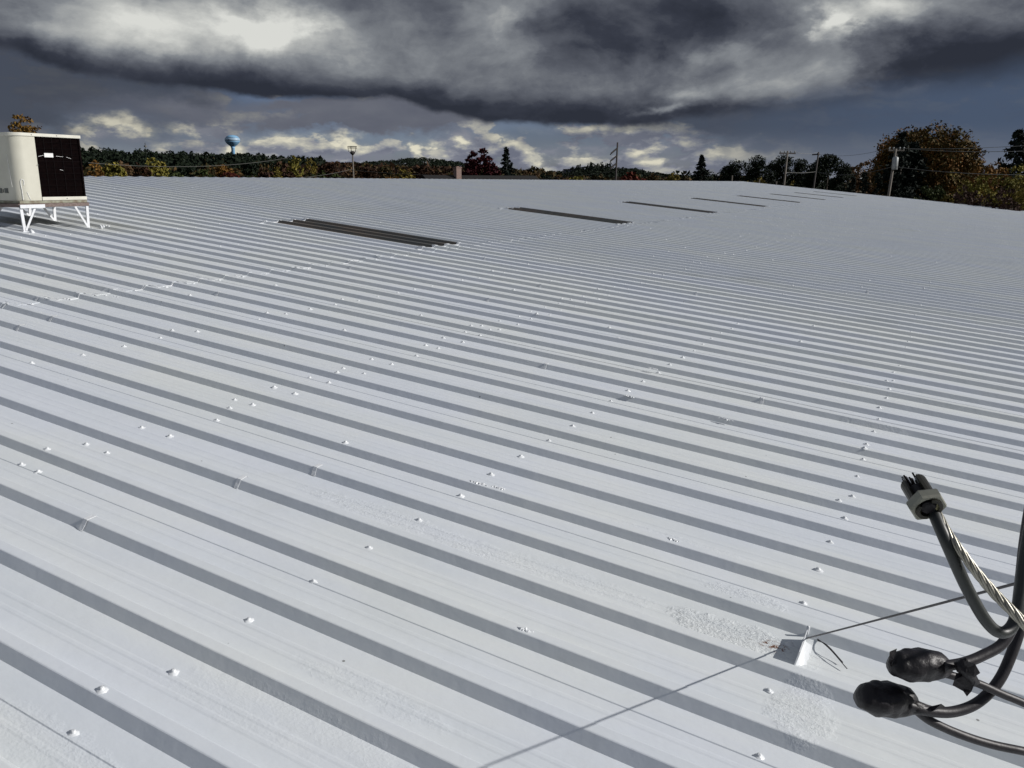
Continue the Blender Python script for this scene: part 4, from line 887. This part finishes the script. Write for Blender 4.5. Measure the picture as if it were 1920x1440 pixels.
def scatter(n, a0, a1, r0, r1, H, W, kinds):
    out = []
    for _ in range(n):
        a_ = R_(random.uniform(a0, a1)); r = math.sqrt(random.uniform(r0*r0, r1*r1)); p = right*(math.sin(a_)*r)+fwd*(math.cos(a_)*r)
        out.append((p.x, p.y, random.uniform(*H), random.uniform(*W), random.choice(kinds)))
    return out
woods('evergreen_woods', L_['pine'], scatter(1500, -36, -12.5, 380, 900, (12, 17), (6, 9.5), 'pppr') + scatter(160, -36, -22, 330, 420, (12, 16), (5, 8), 'ps') + scatter(260, 2.5, 8.2, 850, 1050, (8, 16), (6, 10), 'ppsr') + scatter(60, 3.5, 6.5, 960, 1050, (14, 20), (6, 10), 'ps'), '')
woods('autumn_woods', L_['mixed'], scatter(700, -20, 3, 330, 800, (9, 14), (8, 12), 'r') + scatter(420, -36, -16, 250, 380, (7, 11), (7, 11), 'r') + scatter(420, 0, 16, 260, 700, (7, 9.5), (8, 12), 'r'), '')
woods('russet_woods', L_['russet'], scatter(420, -15, -3, 300, 760, (10, 14), (8, 12), 'r') + scatter(150, 3, 14, 240, 420, (6.5, 8.5), (8, 12), 'r'), '')
woods('horizon_woods', L_['pine'], scatter(900, -14, 16, 1600, 3000, (12, 18), (16, 30), 'r') + scatter(260, 6, 40, 500, 1100, (9, 15), (8, 14), 'rp') + scatter(160, 8, 16, 420, 600, (7, 11), (5, 8), 'rps'), '', 60)

# ------------------------------------------------------------------ water tower, mast, houses
tw = at_dist(435, 253, 780); zt = tw.z; bx, by = tw.x, tw.y; gz = float(terrain(bx, by)); R = 12.6/2
WT = link('water_tower', None, W=T((bx, by, gz)), label='pale blue single-stem water tower standing above the wooded hill', cat='water tower')
def prof_b(lo, hi):
    pr = [(1.7, -9.8), (2.4, -9.1), (3.5, -8.3), (4.8, -7.2), (5.8, -5.9), (6.2, -5.2), (6.35, -4.2), (6.2, -3.2), (5.8, -2.6), (4.9, -1.5), (3.6, -.7), (2.0, -.2), (.3, 0)]
    return [(r, z+zt) for r, z in pr if lo <= z <= hi]
for nm, lo, hi, mt in (('tank_bottom', -9.8, -5.2, TOWERB), ('tank_band', -5.2, -2.6, TOWERW), ('tank_top', -2.6, 0, TOWERB)):
    mb = MB(); mb.lathe(prof_b(lo, hi), 32, M_=T((bx, by, 0))); mb.obj(nm, mt, WT, W=Matrix(), smooth=True)
mb = MB(); mb.lathe([(3.6, gz-1), (1.9, gz+6), (1.55, gz+12), (1.5, zt-11), (2.0, zt-9.8)], 20, M_=T((bx, by, 0))); mb.obj('stem', TOWERB, WT, W=Matrix(), smooth=True)
rm = at_dist(272, 268, 820); gz = float(terrain(rm.x, rm.y))
RM = link('radio_mast', None, W=T((rm.x, rm.y, gz)), label='thin lattice radio mast rising from the dark woods left of the water tower', cat='mast')
for i in range(3):
    t = i*2.094; o = Vector((.7*math.cos(t), .7*math.sin(t), 0)); mb = MB(); mb.tube([Vector((rm.x, rm.y, gz))+o, Vector((rm.x, rm.y, rm.z))+o*.4], .12, 5); mb.obj('leg', LINEM, RM, W=Matrix())
mb = MB()
for i in range(14):
    z = gz+(rm.z-gz)*(i+.5)/14; t = i*2.094; mb.beam((rm.x+.6*math.cos(t), rm.y+.6*math.sin(t), z), (rm.x+.6*math.cos(t+2.1), rm.y+.6*math.sin(t+2.1), z+1.5), .1, .1)
mb.obj('lattice', LINEM, RM, W=Matrix())
mb = MB(); mb.box((rm.x-.9, rm.y-.9, rm.z-3.4), (rm.x+.9, rm.y+.9, rm.z-2.2)); mb.obj('antenna', LINEM, RM, W=Matrix())

# dark-roofed house behind the ridge
hA = at_dist(800, 328, 78); hB = at_dist(1001, 328, 84); ax = (Vector((hB.x, hB.y, 0))-Vector((hA.x, hA.y, 0))); Lh = ax.length; ax.normalize(); nrm = Vector((ax.y, -ax.x, 0))
if nrm.dot(fwd) > 0: nrm = -nrm
zr_h = hA.z; HW = Matrix(((ax.x, -nrm.x, 0, hA.x), (ax.y, -nrm.y, 0, hA.y), (0, 0, 1, 0), (0, 0, 0, 1)))   # x along ridge, y away from the camera
HS = link('house', None, W=HW, label='long low house with a dark shingle roof just behind the white ridge', cat='house')
mb = MB(); e = zr_h-2.3; hw = 4.2
for s_ in (-1, 1):
    mb.add([(-.4, s_*.0, zr_h), (Lh+.25, s_*.0, zr_h), (Lh+.25, s_*(hw+.5), e-.25), (-.4, s_*(hw+.5), e-.25), (-.4, 0, zr_h-.15), (Lh+.25, 0, zr_h-.15), (Lh+.25, s_*(hw+.5), e-.4), (-.4, s_*(hw+.5), e-.4)], [(0,1,2,3), (7,6,5,4), (2,6,7,3), (0,3,7,4), (1,5,6,2)])
mb.obj('roof', SHING, HS, W=HW)
mb = MB(); mb.add([(0, -hw, 0), (0, hw, 0), (0, hw, e), (0, 0, zr_h-.2), (0, -hw, e), (Lh, -hw, 0), (Lh, hw, 0), (Lh, hw, e), (Lh, 0, zr_h-.2), (Lh, -hw, e)], [(4,3,2,1,0), (5,6,7,8,9), (0,5,9,4), (1,2,7,6)]); mb.obj('wall', SIDING, HS, W=HW)
cp = at_dist(895, 312, 76); q = Vector((cp.x, cp.y, 0))-Vector((hA.x, hA.y, 0)); cxl = q.dot(ax)
mb = MB(); mb.box((cxl-.26, -.62, e), (cxl+.26, -.05, cp.z-.08)); mb.box((cxl-.30, -.66, cp.z-.08), (cxl+.30, -.01, cp.z)); mb.box((cxl-.12, -.45, cp.z), (cxl+.12, -.2, cp.z+.05))
mb.obj('chimney', BRICK, HS, W=HW)
# far dark building on the hill
fb = at_dist(1067, 317, 940); gz = float(terrain(fb.x, fb.y))
FBW = Matrix(((right.x, fwd.x, 0, fb.x), (right.y, fwd.y, 0, fb.y), (0, 0, 1, gz), (0, 0, 0, 1)))
FB = link('far_building', None, W=FBW, label='distant flat-roofed dark building on the low hill left of the three-armed pole', cat='building')
mb = MB(); mb.box((-5.5, 0, -1), (5.5, 14, fb.z-gz-.6)); mb.obj('wall', simple('far_wall', (.05, .05, .06)), FB, W=FBW)
mb = MB(); mb.box((-5.9, -.4, fb.z-gz-.6), (5.9, 14.4, fb.z-gz)); mb.obj('roof', SHING, FB, W=FBW)
for i in range(5):
    mb = MB(); mb.box((-4.8+i*2.1, -.06, fb.z-gz-3.0), (-3.6+i*2.1, .04, fb.z-gz-1.4)); mb.obj('window', simple('far_glass_%d' % i, (.12, .14, .17), rough=.2), FB, W=FBW)

# ------------------------------------------------------------------ utility poles and lines
def pole(px, yt, d, rad, mat, label, lean=(0, 0)):
    t = at_dist(px, yt, d); b_ = Vector((t.x, t.y, 0))+right*lean[0]+fwd*lean[1]
    root = link('utility_pole', None, W=T(b_), label=label, cat='utility pole', group='wooden utility poles around the warehouse')
    mb = MB(); mb.tube([b_, b_.lerp(t, .5), t], [rad*1.2, rad, rad*.8], 10); mb.obj('pole', mat, root, W=Matrix(), smooth=True)
    return root, b_, t
def arm(root, c, half, dirv, mat, thick=.11, drop=0.0, ins=True):
    d = Vector(dirv).normalized(); a = c-d*half+Vector((0, 0, -drop)); b_ = c+d*half+Vector((0, 0, drop))
    mb = MB(); mb.beam(a, b_, thick, thick*1.1); o = mb.obj('crossarm', mat, root, W=Matrix())
    if ins:
        for f in (.04, .30, .70, .96):
            p = a.lerp(b_, f); mb = MB(); mb.lathe([(.03, 0), (.06, .05), (.045, .10), (.07, .14), (.04, .20)], 8, M_=T(p+Vector((0, 0, thick*.55)))); mb.obj('insulator', PGREY, root, W=Matrix(), smooth=True)
    return a, b_
p1, b1_, t1 = pole(661, 286, 120, .115, POLEW, 'slim pale pole with a round wire cage on top, behind the ridge left of centre')
mb = MB(); c = t1+Vector((0, 0, .25))
for rr_, zz in ((.62, .55), (.62, .35)): mb.tube([c+Vector((rr_*math.cos(t), rr_*math.sin(t), zz)) for t in np.linspace(0, 6.283, 17)], .035, 5)
for i in range(5): t = i*1.257; mb.tube([c+Vector((.12*math.cos(t), .12*math.sin(t), -.35)), c+Vector((.5*math.cos(t), .5*math.sin(t), -.15)), c+Vector((.62*math.cos(t), .62*math.sin(t), .55))], .03, 5)
mb.lathe([(.1, -.6), (.34, -.35), (.30, -.12), (.1, -.05)], 12, M_=T(c)); mb.obj('wire_cage', POLED, p1, W=Matrix())
p2, b2_, t2 = pole(1158, 267, 105, .12, POLED, 'tall dark pole with three slanting arms on its left side, right of centre', lean=(-.25, 0))
for dy in (11, 25, 39):
    c = at_dist(1158-dy*.05, 267+dy, 105); e_ = c-right*.75-Vector((0, 0, .60))-fwd*.3
    mb = MB(); mb.beam(c, e_, .14, .16); mb.tube([e_, e_+Vector((0, 0, -.18))-right*.1], .07, 6); mb.obj('slanting_arm', POLED, p2, W=Matrix())
p3, b3_, t3 = pole(1477, 283, 100, .115, POLEW, 'grey wooden pole with a long straight crossarm in front of the dark pines', lean=(-.35, 0))
a3 = arm(p3, t3-Vector((0, 0, .25)), 1.0, right+fwd*.3, POLED, .13)
p4, b4_, t4 = pole(1535, 285, 104, .105, POLED, 'leaning wooden pole with a short crossarm seen almost end-on', lean=(-.65, 0))
a4 = arm(p4, t4-Vector((0, 0, .22)), .9, right*.45+fwd, POLED, .15, ins=False)
mb = MB(); mb.beam(t4-Vector((0, 0, .3))-right*.7, t4-Vector((0, 0, .25)), .14, .14); mb.obj('side_arm', POLED, p4, W=Matrix())
p5, b5_, t5 = pole(1680, 279, 75, .115, POLEW, 'grey pole carrying a round transformer, nearest the roof end at right', lean=(-.55, 0))
a5 = arm(p5, at_dist(1681, 282, 75), .62, right, POLEW, .10)
tc_ = at_dist(1679, 294, 74.8); tc_ = tc_+right*.02
mb = MB(); mb.lathe([(.20, -1.0), (.23, -.95), (.23, -.10), (.18, -.02), (.05, .04)], 16, M_=T(tc_)); tr = mb.obj('transformer', PGREY, p5, W=Matrix(), smooth=True)
mb = MB(); mb.lathe([(.04, 0), (.055, .06), (.03, .12), (.05, .18), (.02, .24)], 8, M_=T(tc_+right*.10+Vector((0, 0, .0)))); mb.obj('bushing', POLED, tr, W=Matrix(), smooth=True)

def wire(p, q, sag, r, label, n=24):
    p, q = Vector(p), Vector(q); pts = [p.lerp(q, i/n)-Vector((0, 0, sag*4*(i/n)*(1-i/n))) for i in range(n+1)]
    mb = MB(); mb.tube(pts, r, 5); mb.obj('power_line', LINEM, None, W=Matrix(), label=label, cat='power line', group='overhead lines')
wire(a5[0]+Vector((0, 0, .2)), at_dist(2050, 262, 60), .25, .016, 'upper overhead line from the transformer pole crossing the tall orange tree')
wire(a5[1]+Vector((0, 0, .15)), at_dist(2050, 276, 60), .25, .020, 'lower overhead line from the transformer pole crossing the tall orange tree')
wire(a5[0]+Vector((0, 0, .15)), a4[1], .35, .013, 'overhead line between the transformer pole and the end-on crossarm pole')
wire(a3[1]+Vector((0, 0, .15)), t4, .2, .013, 'overhead line between the two poles in front of the pines')
wire(at_dist(1474, 323, 100), at_dist(1530, 322, 103), .1, .022, 'low communication line across the dark pines between two poles')
wire(at_dist(1530, 322, 103), at_dist(1675, 312, 75), .5, .020, 'low communication line rising from the leaning pole to the transformer pole')
wire(at_dist(1675, 312, 75), at_dist(2050, 325, 62), .3, .020, 'low line crossing the dark trunk zone of the tall orange tree')
wire(at_dist(1157, 320, 105), at_dist(905, 333, 118), .5, .024, 'line from the three-armed pole falling left towards the ragged spruce')
wire(at_dist(661, 319, 120), at_dist(1000, 328.5, 100), .35, .022, 'line from the ringed pole passing left to right over the dark house')
wire(at_dist(661, 317, 120), at_dist(440, 335, 90), .5, .022, 'line from the ringed pole descending left behind the ridge')
wire(at_dist(540, 296, 150), at_dist(165, 305, 120), .9, .030, 'long line crossing the dark woods under the water tower')
for px, yt in ((1373, 329), (1424, 336), (1456, 340)):
    t = at_dist(px, yt, 80); mb = MB(); mb.tube([(t.x, t.y, 0), t], .06, 8); mb.obj('fence_post', POLEW, None, W=Matrix(), label={1373: 'thin pale post just left of the roof end corner, in front of the pines', 1424: 'thin pale post below the rounded olive bush', 1456: 'short pale post just left of the crossarm pole foot'}[px], cat='post', group='pale posts beyond the roof end')
